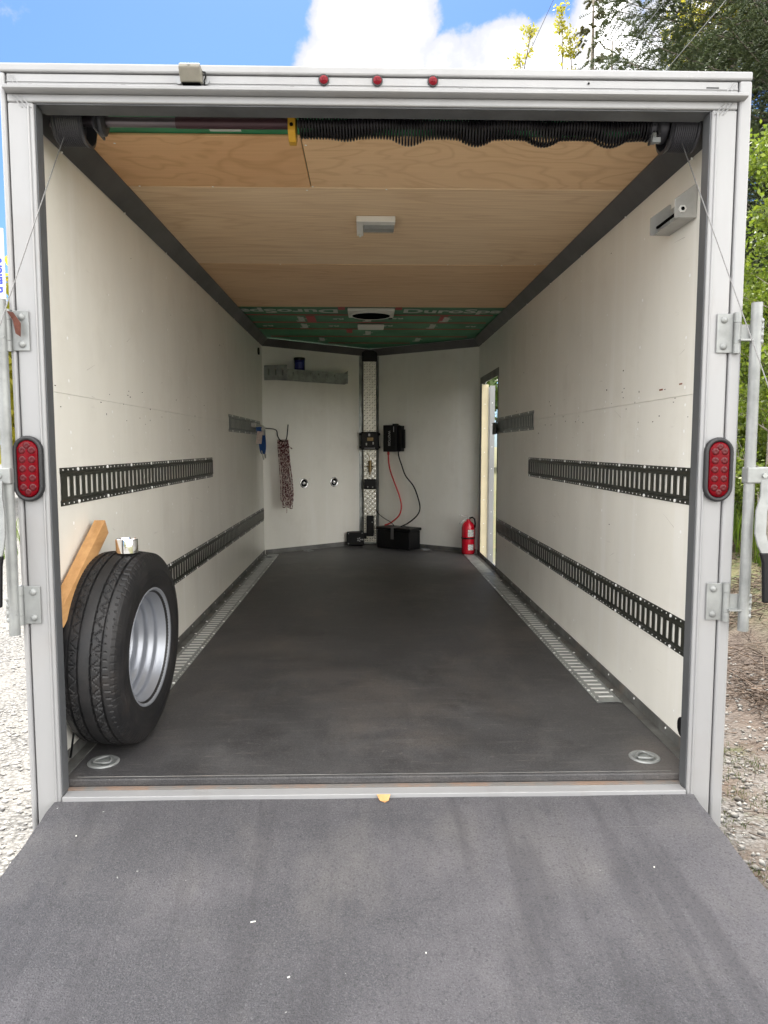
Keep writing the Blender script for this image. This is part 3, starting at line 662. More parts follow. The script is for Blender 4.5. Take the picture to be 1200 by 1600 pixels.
# lift cables
for s in (-1, 1):
    xt = .915
    P('lift_cable', MB().tube([(s*xt,.118,1.955),(s*.985,-1.22,rz(-1.22)+.03)], .0016, 6), M['cable'])
    P('cable_anchor', MB().box(*sorted((s*.967,s*.992)), -1.25, -1.19, rz(-1.22)-.04, rz(-1.22)+.036), M['zinc'], bev=.003)
# torsion spring gear under the header
sy, sz = .172, 2.021
sh = P('spring_shaft', MB().tube([(-.98, sy, sz),(-.244, sy, sz)], .0145, 14), M['shaft'], smooth='auto')
build('shaft_sleeve', MB().tube([(-.60, sy, sz),(-.244, sy, sz)], .0165, 14), M['maroon'], sh, smooth='auto')
P('spring_shaft', MB().tube([(-.236, sy, sz),(.98, sy, sz)], .012, 12), M['shaft'], smooth='auto')
P('anchor_bracket', MB().prism([(.130,2.045),(.21,2.045),(.21,1.985),(.185,1.962),(.155,1.962),(.130,1.985)], -.262, -.240, None, 'x'), M['yellow'], bev=.002)
b = MB(); b.disc((-.251,.129,2.002),(0,-1,0),.0055,.002,10); b.disc((-.251,.1295,2.028),(0,-1,0),.0045,.002,10); P('bracket_bolt', b, M['dark'])
b = MB(); pts = []; L0, L1 = -.232, .86; turns = 118; seg = 15
for k in range(turns*seg+1):
    t = k/(turns*seg); x = L0+(L1-L0)*t; a = 2*PI*k/seg
    env = 1.0 if x > .0 else max(0, (x+.15)/.15)
    sag = .017*env*(math.cos((x-.10)*2*PI/.205))*(1 if x < .83 else .2)
    low = max(0, -math.sin(a))     # bottom of coil
    pts.append((x + .004*math.sin((x)*2*PI/.205)*0, sy + .037*math.cos(a), sz + .0355*math.sin(a) - (.003+max(0,sag))*low - .002*sag/.013))
b.tube(pts, .0037, 5); P('torsion_spring', b, M['blackm'], smooth=True)
for s, xc in ((-1,-.905),(1,.925)):
    m_ = Matrix.Translation((xc, sy-.005, 2.014)) @ Matrix.Rotation(PI/2, 4, 'Y') @ Matrix.Diagonal((1.12,1.12,1,1))
    prof = [(.012,-.045),(.050,-.045),(.058,-.043),(.060,-.038),(.056,-.034)]
    for k in range(12):
        z = -.032+.006*k; prof += [(.0560,z),(.0578,z+.003)]
    prof += [(.060,.040),(.062,.046),(.054,.048),(.050,.020),(.012,.018)]
    if s > 0: prof = [(r,-z) for r,z in prof]
    dr = P('cable_drum', MB().lathe(prof, 40, m_), M['drum'], smooth='auto')
    b = MB(); px_ = xc - s*.075
    b.box(px_-.003, px_+.003, .125, .215, 1.985, 2.055); b.lathe([(.012,-.012),(.036,-.012),(.040,-.004),(.040,.006),(.030,.012),(.012,.012)], 24, Matrix.Translation((px_-s*.01, sy, sz)) @ Matrix.Rotation(PI/2,4,'Y'))
    P('bearing_bracket', b, M['drum'], smooth='auto')
    P('bracket_bolt', MB().tube([(px_-.02, .118, 2.040),(px_+.03,.112,2.034)], .006, 8), M['zinc'])
P('spring_cone', MB().lathe([(.014,-.03),(.030,-.03),(.036,-.02),(.036,.0),(.044,.012),(.046,.03),(.014,.034)], 24, Matrix.Translation((.85, sy, sz)) @ Matrix.Rotation(PI/2,4,'Y')), M['drum'], smooth='auto')
P('cone_bolt', MB().box(.826,.85,.118,.132,1.958,1.972).box(.832,.842,.13,.15,1.962,1.99), M['zinc'])
# galvanised door-bar bracket high on the right wall
def hexhole_plate(y, xa, pts, hole):
    return MB().prism(pts, y, y+.004, None, 'y')
br = P('wall_bracket', MB().box(XR-.0035, XR-.0005, .259, .456, 1.785, 1.870), M['steel'])
fp = build('bracket_plate', MB().prism([(XR-.004,1.782),(XR-.074,1.782),(XR-.074,1.840),(XR-.010,1.886),(XR-.004,1.886)], .255, .2585, None, 'y'), M['steel'], br, bev=.001)
build('bracket_plate', MB().prism([(XR-.004,1.782),(XR-.074,1.782),(XR-.074,1.840),(XR-.010,1.886),(XR-.004,1.886)], .457, .4605, None, 'y'), M['steel'], br)
build('bracket_shelf', MB().box(XR-.060, XR-.004, .259, .4565, 1.7825, 1.7850), M['steel'], br)
build('bolt_collar', MB().disc((XR-.050,.255,1.808),(0,-1,0),.0125,.006,6), M['white'], br)
build('bolt_hole', MB().disc((XR-.050,.249,1.808),(0,-1,0),.006,.001,12), M['dark'], br)
build('bracket_pin', MB().tube([(XR-.05,.262,1.808),(XR-.05,.455,1.808)], .005, 8), M['dark'], br)
# oval tail lights
def stadium(cx, cz, w_, h_, n=12):
    r = w_/2; d_ = h_/2-r; return [(cx+r*math.cos(a), cz+d_+r*math.sin(a)) for a in np.linspace(0,PI,n)] + [(cx+r*math.cos(a), cz-d_+r*math.sin(a)) for a in np.linspace(PI,2*PI,n)]
for cx, cz in ((-1.000,.988),(1.002,.984)):
    rings = []
    for w_, h_, y in ((.084,.188,.0),(.086,.190,-.007),(.082,.186,-.014),(.074,.178,-.017),(.064,.166,-.014),(.060,.162,-.006)): rings.append([(px_,y-.003,pz_) for px_,pz_ in stadium(cx,cz,w_,h_)])
    b = MB(); n = len(rings[0])
    for r_ in rings: b.v += r_
    for i in range(len(rings)-1):
        for k in range(n): b.f.append((i*n+k, i*n+(k+1)%n, (i+1)*n+(k+1)%n, (i+1)*n+k))
    tl = P('tail_light', b, M['gasket'], smooth=True)
    rings = []
    for w_, h_, y in ((.0605,.1625,-.010),(.060,.162,-.0155),(.052,.154,-.0185),(.030,.130,-.0195)): rings.append([(px_,y,pz_) for px_,pz_ in stadium(cx,cz,w_,h_)])
    b = MB()
    for r_ in rings: b.v += r_
    for i in range(len(rings)-1):
        for k in range(n): b.f.append((i*n+k, i*n+(k+1)%n, (i+1)*n+(k+1)%n, (i+1)*n+k))
    b.f.append(tuple(3*n+k for k in range(n)))
    build('lens', b, M['red'], tl, smooth=True)
    b = MB()
    for k in range(5):
        for s in (-1,1): b.lathe([(.0110,.0),(.0105,.0012),(.006,.0018),(.0001,.0010)], 12, Matrix.Translation((cx+s*.0135,-.0186,cz+(k-2)*.0265)) @ Matrix.Rotation(PI/2,4,'X'))
    for s in (-1,1): b.lathe([(.0100,.0),(.0095,.0012),(.005,.0018),(.0001,.0010)], 12, Matrix.Translation((cx,-.0186,cz+s*.0665)) @ Matrix.Rotation(PI/2,4,'X'))
    build('lens_bead', b, M['red2'], tl, smooth=True)
# hinged locking bars
def hinge(sx, cx, cz, rusty=False):
    """strap hinge: plate on the post, knuckles, arm out to the bar; cx = plate centre"""
    h = P('bar_hinge', MB().box(cx-.024, cx+.024, -.0065, -.0035, cz-.056, cz+.056), M['zinc'], bev=.003)
    for dz in (-.038,.038): build('hinge_bolt', MB().disc((cx-sx*.004,-.0063,cz+dz), (0,-1,0), .0105, .007, 14, True), M['zinc'], h, smooth=True)
    kx = cx+sx*.033
    for z0, z1 in ((-.058,-.030),(.030,.058)):
        b = MB(); b.tube([(kx,-.012,cz+z0),(kx,-.012,cz+z1)], .0105, 14); b.box(*sorted((cx+sx*.022,kx)), -.006, -.0035, cz+z0, cz+z1)
        build('hinge_knuckle', b, M['zinc'], h, smooth='auto')
    b = MB(); b.tube([(kx,-.012,cz-.029),(kx,-.012,cz+.029)], .0100, 14); b.box(*sorted((kx, (1.082 if sx > 0 else -1.048))), -.014, -.009, cz-.020, cz+.024); b.box(*sorted((kx, (1.080 if sx > 0 else -1.046))), -.034, -.014, cz-.024, cz-.019)
    build('hinge_arm', b, M['zinc'], h, smooth='auto')
    if rusty: build('rust_patch', MB().add([(cx-.028,-.0245,cz+.052),(cx-.010,-.024,cz+.048),(cx+.010,-.0235,cz+.018),(cx+.008,-.0235,cz-.020),(cx-.006,-.024,cz-.010),(cx-.012,-.024,cz+.026)], [(5,4,3,2,1,0)]), M['rusty'], h)
for sx in (-1, 1):
    hinge(sx, sx*1.008, 1.378, sx < 0); hinge(sx, sx*1.008, .590)
    bx_, by_ = (1.090 if sx > 0 else -1.054), -.022; hq = 1.0 if sx > 0 else .45
    bar = P('locking_bar', MB().tube([(bx_,by_,.505),(bx_,by_,1.462)], .0155, 20), M['zinc'], smooth='auto')
    b = MB()
    for z0 in (.545, 1.345): b.tube([(bx_+sx*.014,by_-.002,z0),(bx_+sx*.014,by_-.002,z0+.070)], .007, 8)
    for z0 in (.545,1.345):
        for k in range(4): b.disc((bx_+sx*.012, by_-.008, z0+.006+k*.02), (sx*.4,-1,0), .008, .005, 8, True)
    build('weld_lug', b, M['zinc'], bar, smooth=True, kind='stuff')
    hb = build('handle_clamp', MB().box(*sorted((bx_-sx*.016, bx_+sx*(.052 if hq == 1 else .030))), by_-.021, by_+.018, .945, .992), M['zinc'], bar, bev=.004)
    build('clamp_bolt', MB().disc((bx_+sx*.032*hq, by_-.021, .968), (0,-1,0), .0075, .006, 6), M['galv'], bar)
    path = [(.040,.955),(.037,.905),(.024,.865),(.020,.80),(.028,.765),(.040,.740),(.043,.70)]
    b = MB(); vs = []
    for q, z in path:
        for dx in (-.0165,.0165):
            for dy in (-.004,.004): vs.append((bx_+sx*q*hq+dx, by_-.018-(1-hq)*.02+dy-(.96-z)*.10, z))
    fs = []
    for i in range(len(path)-1):
        a = 4*i; fs += [(a,a+4,a+5,a+1),(a+2,a+3,a+7,a+6),(a,a+2,a+6,a+4),(a+1,a+5,a+7,a+3)]
    fs += [(0,1,3,2), tuple(4*(len(path)-1)+i for i in (0,2,3,1))]
    build('bar_handle', MB().add(vs, fs), M['zinc'], bar, bev=.002)
    b = MB(); vs = []
    for q, z in ((.036,.745),(.044,.715),(.044,.60)):
        for dx in (-.019,.019):
            for dy in (-.007,.007): vs.append((bx_+sx*q*hq+dx, by_-.018-(1-hq)*.02+dy-(.96-z)*.10, z))
    fs = []
    for i in range(2):
        a = 4*i; fs += [(a,a+4,a+5,a+1),(a+2,a+3,a+7,a+6),(a,a+2,a+6,a+4),(a+1,a+5,a+7,a+3)]
    fs += [(0,1,3,2), (8,10,11,9)]
    build('handle_grip', MB().add(vs, fs), M['black'], bar, bev=.005)
# decal lettering on the left outside
P('door_sticker', MB().box(-1.095, -1.046, -.0035, .0, 1.445, 1.66), M['white'])
textmesh('lettering', 'trailers', .034, M['blueprint'], Matrix.Translation((-1.064,-.0042,1.53)) @ Matrix.Rotation(PI/2,4,'X') @ Matrix.Rotation(PI/2,4,'Z'), T, bold=.001)
# nose post, diamond plate and its fittings
P('nose_post', MB().prism([(-.055,5.54),(.070,5.54),(.16,5.49),(0,5.60),(-.14,5.50)][::-1], .03, 1.98), M['galv'])
P('tread_plate', MB().box(-.0575, .0735, 5.526, 5.5395, .05, 1.955), M['plate'])
b = MB(); k = 0
for j in range(int(1.90/.0262)):
    for i in range(5):
        x = -.0445+i*.0262; z = .064+j*.0262; s_ = 1 if (i+j) % 2 else -1
        m_ = Matrix.Translation((x,5.526,z)) @ Matrix.Rotation(s_*PI/4,4,'Y')
        b.add([m_ @ Vector(v) for v in ((-.0150,0,0),(0,0,-.0050),(.0150,0,0),(0,0,.0050),(-.007,-.0022,0),(.007,-.0022,0))], [(0,1,5,4),(1,2,5),(2,3,4,5),(3,0,4)])
P('tread_lozenge', b, M['diamond'], kind='stuff')
P('post_cap', MB().box(-.070,.082,5.505,5.5255,1.925,2.04), M['black'], bev=.006)
b = MB().box(-.0635,-.0585,5.515,5.54,.05,1.92).box(.0745,.0795,5.515,5.54,.05,1.92); P('edge_strip', b, M['black'])
cb = P('control_box', MB().box(-.082,.098,5.462,5.5235,1.020,1.205), M['black'], bev=.01)
build('gauge_label', MB().box(-.020,.042,5.4605,5.462,1.112,1.145), M['brass'], cb)
b = MB(); b.box(-.008,.010,5.452,5.462,1.160,1.185); b.box(-.035,-.022,5.456,5.462,1.065,1.09); b.box(.035,.048,5.456,5.462,1.075,1.10); b.box(-.05,.06,5.459,5.462,1.034,1.039); build('switch', b, M['print'], cb)
b = MB()
for z in (1.045,1.18):
    for x in (-.090,.104): b.disc((x,5.48,z),(0,-1,0),.014,.01,12)
build('corner_lug', b, M['black'], cb)
pl_ = P('pipe_fitting', MB().tube([(.008,5.510,.79),(.008,5.510,.905)], .020, 10), M['brass'], smooth='auto')
b = MB(); b.tube([(-.030,5.508,.845),(.046,5.508,.845)], .009, 8); b.tube([(.008,5.508,.76),(.008,5.508,.79)], .008, 8); b.tube([(.008,5.505,.905),(.0,5.50,.95),(-.02,5.51,.99)], .004, 6); build('fitting_branch', b, M['brass'], pl_)
sb = P('switch_box', MB().box(-.055,.072,5.485,5.5235,.610,.715), M['black'], bev=.006)
b = MB().disc((-.015,5.485,.635),(0,-1,0),.007,.004,8); b.disc((.035,5.485,.632),(0,-1,0),.007,.004,8); build('box_screw', b, M['zinc'], sb)
b = MB()
for x in (-.068,.150):
    for y in (5.30,5.36,5.42): b.disc((x,y,.030),(0,0,1),.008,.004,8,True)
    b.box(x-.012,x+.012,5.28,5.44,.0302,.033)
P('floor_bolt_strip', b, M['cove'], kind='stuff')
# roof vent, dome lights
vn = P('roof_vent', MB().box(-.165,.180,3.30,3.60,2.036,2.0590), M['white'], bev=.008)
build('vent_throat', MB().lathe([(.160,0),(.157,.010),(.148,.014),(.142,.004)], 36, Matrix.Translation((.008,3.45,2.035)) @ Matrix.Rotation(PI,4,'X')), M['white'], vn, smooth=True)
build('vent_screen', MB().disc((.008,3.45,2.036),(0,0,-1),.140,.012,36), M['dark'], vn)
build('vent_catch', MB().box(.145,.172,3.62,3.66,2.035,2.058), M['black'], vn)
P('dome_base', MB().box(-.10,.12,4.02,4.24,2.045,2.0590), M['white'], bev=.006)
for k, (x, y) in enumerate(((.013,1.25),)):
    o = thing('dome_light', 'white rectangular dome light with clear ribbed lens on the plywood ceiling', 'ceiling light', (x,y,ZC))
    build('housing', MB().box(x-.085,x+.085,y-.110,y-.060,ZC-.026,ZC-.0005).box(x-.085,x-.055,y-.060,y+.110,ZC-.026,ZC-.0005).box(x-.055,x+.085,y-.06,y+.105,ZC-.008,ZC-.0005), M['white'], o, bev=.003)
    prof = [(y-.058, ZC-.008),(y-.058,ZC-.024),(y-.02,ZC-.030),(y+.04,ZC-.028),(y+.09,ZC-.018),(y+.105,ZC-.008)]
    build('lens', MB().prism(prof, x-.053, x+.083, None, 'x'), M['lens'], o, bev=.003)
    build('switch', MB().box(x-.075,x-.064,y+.085,y+.100,ZC-.034,ZC-.026), M['white'], o)
# wheels, fenders of the trailer (mostly out of view)
def tyre_mesh(R, W, rimr, detail=True):
    """about local x; returns MB of tyre"""
    prof = []
    hw = W/2
    side = [(-hw*.72, rimr+.002),(-hw*.80, rimr-.004),(-hw*.93,rimr+.006),(-hw*1.00,rimr+.028),(-hw*1.035,rimr+.055),(-hw*1.03,rimr+.080),(-hw*.985,R-.040),(-hw*.94,R-.026)]
    sh = [(-hw*.90,R-.0165),(-hw*.84,R-.0095)]
    nt_ = 70 if detail else 10
    tread = [(-hw*.80+1.6*hw*k/nt_, R-.006*(abs(-1+2*k/nt_))**2.2) for k in range(nt_+1)]
    right = [(-x, r) for x, r in (side+sh)][::-1]
    prof = side+sh+tread+right
    seg = 420 if detail else 48
    b = MB(); n = len(prof); nside = len(side)+len(sh)
    grooves = (-.052,-.020,.020,.052)
    for k in range(seg):
        th = 2*PI*k/seg; u = th*R
        for i, (x, r) in enumerate(prof):
            d_ = 0
            if detail and nside <= i < nside+nt_+1:
                for gx in grooves:
                    wob = .0007*math.sin(th*60) if abs(gx) < .03 else 0
                    if abs(x-gx-wob) < .0030: d_ = .0075
                ax = abs(x)
                if .024 < ax < .049:      # zig-zag sipes between the grooves
                    ph = (u/.046) % 1; t_ = (ax-.024)/.025
                    if abs(ph-(.5*t_)) < .07 or abs(ph-(1-.5*t_)) < .07 or ph < .05: d_ = max(d_, .0032)
                if ax > .055:
                    ph = (u/.0250 + (x*6)) % 1
                    if ph < .11: d_ = max(d_, .003)
            elif detail and (nside-3 <= i < nside or nside+nt_+1 <= i < nside+nt_+4):
                ph = (u/.0250) % 1
                if ph < .16: d_ = .002
            elif detail and r > rimr+.05 and r < R-.03 and ((u/.0115) % 1) < .25 and abs(x) > hw: d_ = .0006
            rr = r-d_; b.v.append((x, rr*math.cos(th), rr*math.sin(th)))
    for k in range(seg):
        a, c = k*n, ((k+1)%seg)*n
        for i in range(n-1): b.f.append((a+i, a+i+1, c+i+1, c+i))
    return b
def xf(b, m):
    b.v = [tuple(m @ Vector(v)) for v in b.v]; return b
Yax = Matrix.Rotation(PI/2, 4, 'Y')     # lathe z -> x
tyre_lo = None
for sx, xo in ((-1, XL-.04), (1, 1.07)):
    for y in (2.05, 2.85):
        b = xf(tyre_mesh(.33,.2,.195,False), Matrix.Translation((xo+sx*.13, y, GZ+.328)))
        tw = P('trailer_wheel', b, M['rubber'], smooth=True)
        build('rim', MB().lathe([(.2,.085),(.19,.08),(.175,.04),(.165,.02),(.09,.03),(.06,.05),(.0001,.05)], 32, Matrix.Translation((xo+sx*.13,y,GZ+.328)) @ Matrix.Rotation(sx*PI/2,4,'Y')), M['silver'], tw, smooth=True)
    P('fender', MB().prism([(1.60,-.02),(1.72,.30),(1.95,.42),(2.95,.42),(3.18,.30),(3.30,-.02),(3.27,-.02),(3.15,.28),(2.93,.395),(1.97,.395),(1.75,.28),(1.63,-.02)], *sorted((xo+sx*.004, xo+sx*.25)), None, 'x'), M['alu_edge'])
P('tongue', MB().box(-.04,.04,5.62,6.9,-.10,-.02), M['angle']); P('tongue_jack', MB().tube([(0,6.7,GZ+.005),(0,6.7,.35)], .03, 12), M['galv'])

# ------------------------------------------------------------------ things inside
WM = Matrix.Translation((-.872,.385,.3615)) @ Matrix.Rotation(math.radians(-3.5),4,'Z') @ Matrix.Rotation(math.radians(1.5),4,'Y')
sw = thing('spare_wheel', 'black spare tyre on a silver steel rim standing against the left wall', 'wheel', (-.872,.385,.031))
build('tyre', xf(tyre_mesh(.330,.192,.190), WM), M['rubber'], sw, smooth=False)
rp = [(.196,-.088),(.200,-.092),(.203,-.086),(.196,-.078),(.188,-.070),(.186,-.03),(.170,-.01),(.168,.02),(.184,.045),(.188,.070),(.198,.078),(.206,.088),(.2035,.094),(.197,.091),(.190,.081),(.184,.076),(.183,.062),(.1765,.058),(.1745,.046),(.1765,.042),(.1760,.034),(.1665,.028),(.1635,.012),(.1660,.008),(.1650,.0),(.1560,-.006),(.1530,-.022),(.1550,-.026),(.1530,-.034),(.1450,-.040),(.1400,-.062),(.120,-.070),(.085,-.068),(.075,-.060),(.045,-.056),(.0440,-.066)]
build('rim', MB().lathe(rp, 96, WM @ Yax), M['silver'], sw, smooth=True)
b = MB()
for k in range(5): b.disc((WM @ Vector((-.0680,.057*math.cos(k*2*PI/5),.057*math.sin(k*2*PI/5)))), WM.to_3x3() @ Vector((1,0,0)), .008, .0015, 12)
build('lug_hole', b, M['dark'], sw)
# chrome cup
cp = Vector((-.848,.36,.691))
b = MB().lathe([(.0340,0),(.0368,.001),(.0372,.044),(.0362,.048),(.0338,.048),(.0330,.043),(.0325,.039),(.020,.0385),(.0001,.0395)], 40, Matrix.Translation(cp))
single('chrome_cap', b, M['chrome'], cp, 'shiny chrome hub cap ring sitting on top of the spare tyre', 'hub cap', smooth='auto')
# board
p0, p1 = Vector((-.975,.025,.500)), Vector((-.962,.445,.772)); dv = (p1-p0).normalized(); sd_ = Vector((1,0,0)); upv = dv.cross(sd_).normalized()*-1
b = MB(); hw_, hh_ = .019, .029; vs = []
for p_ in (p0+dv*.045, p1):
    for a in (-hw_, hw_):
        for c_ in (-hh_, hh_): vs.append(p_ + sd_*a + upv*c_)
b.add(vs, [(0,1,3,2),(4,6,7,5),(0,4,5,1),(2,3,7,6),(0,2,6,4),(1,5,7,3)])
single('wooden_board', b, M['wood'], tuple(p0), 'orange pine board leaning between the spare tyre and left wall', 'board', bev=.002)
P('wiring_cord', MB().tube([(-.984,.16,.055),(-.975,.185,.16),(-.985,.25,.30),(-.99,.34,.46)], .0035, 6), M['black'], smooth=True)
# fire extinguisher
ex, ey = .938, 4.765
fe = thing('fire_extinguisher', 'red fire extinguisher with white labels standing in the corner by the side door', 'extinguisher', (ex,ey,.031))
tm = Matrix.Translation((ex,ey,.031))
build('cylinder', MB().lathe([(.0001,.002),(.052,.001),(.060,.008),(.0625,.02),(.0625,.255),(.058,.278),(.044,.300),(.028,.314),(.019,.318),(.017,.335),(.0001,.336)], 32, tm), M['extred'], fe, smooth=True)
b = MB(); b.tube([(ex,ey,.36),(ex,ey,.388)], .013, 10); b.tube([(ex,ey,.385),(ex-.06,ey-.03,.395),(ex-.085,ey-.045,.412)], .0065, 8); b.tube([(ex,ey,.378),(ex-.05,ey-.03,.352),(ex-.090,ey-.05,.330)], .006, 8); build('valve_handle', b, M['steel'], fe, smooth=True)
build('handle_tip', MB().disc((ex-.088,ey-.046,.410),(-1,-.5,.3),.007,.008,8), M['white'], fe)
b = MB(); b.tube([(ex+.01,ey-.01,.375),(ex+.035,ey-.02,.385),(ex+.055,ey-.03,.370),(ex+.060,ey-.035,.33),(ex+.056,ey-.045,.29)], .0075, 8); build('hose', b, M['black'], fe, smooth=True)
build('band', MB().lathe([(.0630,.150),(.0655,.150),(.0655,.163),(.0630,.163)], 32, tm, True), M['black'], fe)
for z0, z1, a0, a1 in ((.172,.238,-1.75,-.75),(.045,.098,-1.70,-.80)):
    b = MB(); n = 8; b.v = [(ex+.0632*math.cos(a0+(a1-a0)*k/n), ey+.0632*math.sin(a0+(a1-a0)*k/n), .031+z) for z in (z0,z1) for k in range(n+1)]; b.f = [(k,k+1,n+2+k,n+1+k) for k in range(n)]
    build('label', b, M['paper'], fe, smooth=True)
# battery box
bt = thing('battery_box', 'black plastic battery box on the floor below the inverter', 'battery box', tuple(PR(.50,.031,.14)))
fr_ = frameR(.28, .031, .045)
build('case', MB().box(0,.40,0,.185,0,.19,fr_), M['black'], bt, bev=.008)
build('lid', MB().box(-.012,.412,.187,.215,-.010,.20,fr_), M['black'], bt, bev=.008)
build('lid_strap', MB().box(.18,.215,.215,.219,-.011,.202,fr_).box(.18,.215,.10,.215,.2005,.2035,fr_), M['cove'], bt)
# inverter
iv = thing('power_inverter', 'black box inverter with white vertical lettering on the front right wall', 'inverter', tuple(PR(.35,1.0)))
fi = frameR(.245, 1.0, .0)
build('case', MB().box(0,.165,0,.270,.002,.085,fi), M['black'], iv, bev=.006)
build('cooling_fin', MB().box(.167,.215,.005,.262,.012,.065,fi).box(.216,.235,.035,.225,.02,.05,fi), M['black'], iv, bev=.003)
build('top_knob', MB().box(.10,.15,.271,.283,.02,.06,fi), M['black'], iv)
textmesh('lettering', 'WOTOIII', .038, M['print'], fi @ Matrix.Translation((.078,.135,.0858)) @ Matrix.Rotation(-PI/2,4,'Z'), iv, bold=.0006)
build('side_mark', MB().box(.130,.137,.20,.255,.0851,.0858,fi), M['print'], iv)
build('terminal', MB().tube([fi @ Vector((.042,0,.05)), fi @ Vector((.042,-.030,.05))], .013, 10), M['redcable'], iv)
def wallpath(f, pts): return [f(s,z,o) for s,z,o in pts]
def smoothpath(pts, n=6):
    P_ = [Vector(p) for p in pts]; out = []
    for i in range(len(P_)-1):
        a = P_[max(i-1,0)]; b_ = P_[i]; c_ = P_[i+1]; d_ = P_[min(i+2,len(P_)-1)]
        for k in range(n):
            t = k/n; out.append(.5*((2*b_)+(c_-a)*t+(2*a-5*b_+4*c_-d_)*t*t+(3*b_-a-3*c_+d_)*t**3))
    out.append(P_[-1]); return out
p_ = smoothpath(wallpath(PR, [(.287,.972,.05),(.290,.88,.045),(.30,.80,.03),(.345,.68,.02),(.405,.55,.02),(.437,.44,.03),(.42,.35,.05),(.34,.275,.08),(.29,.250,.12)]))
single('red_cable', MB().tube(p_, .0075, 8), M['redcable'], tuple(p_[-1]), 'thick red battery cable from the inverter to the battery box', 'cable', smooth=True)
p_ = smoothpath(wallpath(PR, [(.405,1.0,.04),(.405,.95,.03),(.43,.87,.02),(.48,.76,.02),(.575,.66,.02),(.63,.55,.02),(.665,.44,.03),(.64,.36,.05),(.56,.285,.09),(.50,.250,.13)]))
single('black_cable', MB().tube(p_, .0065, 8), M['black'], tuple(p_[-1]), 'black battery cable looping right of the red one', 'cable', smooth=True)
p_ = smoothpath([Vector((.078,5.50,.385)),PR(.15,.35,.03),PR(.24,.31,.05),PR(.33,.285,.08),PR(.40,.255,.11)])
single('thin_black_wire', MB().tube(p_, .004, 6), M['black'], tuple(p_[-1]), 'thin black wire from the tread plate post down to the battery box', 'wire', smooth=True)
# jack/pump unit at the foot of the post
jk = thing('winch_box', 'black motor box with white emblem at the foot of the tread plate post', 'winch', (-.12,5.44,.031))
build('motor_box', MB().box(-.235,-.055,5.36,5.47,.035,.175), M['black'], jk, bev=.01)
build('upright', MB().box(-.030,.048,5.44,5.50,.12,.335), M['black'], jk, bev=.012)
build('side_arm', MB().box(-.055,-.028,5.41,5.46,.10,.16), M['black'], jk)
b = MB()
for q in range(5):
    a = q*2*PI/5; b.add([Vector((-.105+.004*math.cos(a+.6),5.3585,.098+.004*math.sin(a+.6))),Vector((-.105+.022*math.cos(a+.3),5.3585,.098+.022*math.sin(a+.3))),Vector((-.105+.022*math.cos(a-.3),5.3585,.098+.022*math.sin(a-.3)))], [(0,1,2)])
b.box(-.080,-.062,5.358,5.36,.092,.104); build('emblem', b, M['print'], jk)
b = MB(); b.disc((-.215,5.36,.055),(0,-1,0),.006,.004); b.disc((-.075,5.36,.165),(0,-1,0),.006,.004); b.disc((.03,5.44,.27),(0,-1,0),.007,.004); b.disc((-.215,5.36,.16),(0,-1,0),.005,.003); build('case_screw', b, M['zinc'], jk)
# rear wall shelf, perforated
sf = thing('perforated_shelf', 'grey perforated metal shelf bracketed across the front left wall near the ceiling', 'shelf', tuple(PL(.5,1.70)))
fs_ = frameL(.0, 1.68, .0)
def slotted(length, h, m_, t=.002, pitch=.095):
    b = MB(); n = max(1, int(length/pitch)); e0 = (length-n*pitch)/2
    b.box(0,length,0,h*.32,0,t,m_); b.box(0,length,h*.78,h,0,t,m_)
    for k in range(n+1):
        xa = e0+k*pitch-pitch/2+.007 if k else 0; xb = e0+k*pitch+pitch/2-.007 if k < n else length
        b.box(xa,xb,h*.32+.0002,h*.78-.0002,.0002,t-.0002,m_)
    return b
build('back_rail', slotted(.94, .10, fs_ @ Matrix.Translation((.02,.0,.002))), M['galv'], sf)
build('front_rail', slotted(.70, .098, fs_ @ Matrix.Translation((.15,-.010,.20))), M['galv'], sf)
for a_, b2 in (((.022,.003),(.15,.20)), ((.85,.20),(.958,.003))):
    v0 = Vector((a_[0],0,a_[1])); v1 = Vector((b2[0],0,b2[1])); dd = (v1-v0); ln = dd.length; dd.normalize()
    mm = Matrix.Identity(4); mm.col[0] = (*dd,0); mm.col[1] = (0,1,0,0); mm.col[2] = (*dd.cross(Vector((0,1,0))),0); mm.col[3] = (v0.x,-.010 if a_[0] < .1 else .0,v0.z,1)
    build('end_plate', slotted(ln, .135 if a_[0] < .1 else .115, fs_ @ mm, pitch=.07), M['galv'], sf)
b = MB()
for k in range(12): b.box(.14+k*.060,.172+k*.060,.077,.080,.006,.198,fs_)
for q in (.02,.10,.18): b.box(.10,.88,.075,.0768,q-.006,q+.008,fs_)
build('shelf_grid', b, M['galv'], sf)
jb = PL(.345,1.7605,.11)
bj = thing('blue_jar', 'dark blue jar with black lid standing on the grey shelf', 'jar', tuple(jb)); jm = Matrix.Translation(jb)
build('jar_body', MB().lathe([(.0001,0),(.048,.001),(.052,.006),(.052,.10),(.048,.108),(.0001,.108)], 28, jm), M['blue'], bj, smooth='auto')
build('lid', MB().lathe([(.053,.106),(.054,.108),(.054,.128),(.051,.131),(.0001,.131)], 28, jm), M['black'], bj, smooth='auto')
b = MB(); n = 8; b.v = [tuple(jb+Vector((.0526*math.cos(a),.0526*math.sin(a),z))) for z in (.03,.085) for a in np.linspace(-2.3,-.9,n+1)]; b.f = [(k,k+1,n+2+k,n+1+k) for k in range(n)]; build('label', b, mat('jar label',(.03,.04,.22),.4), bj)
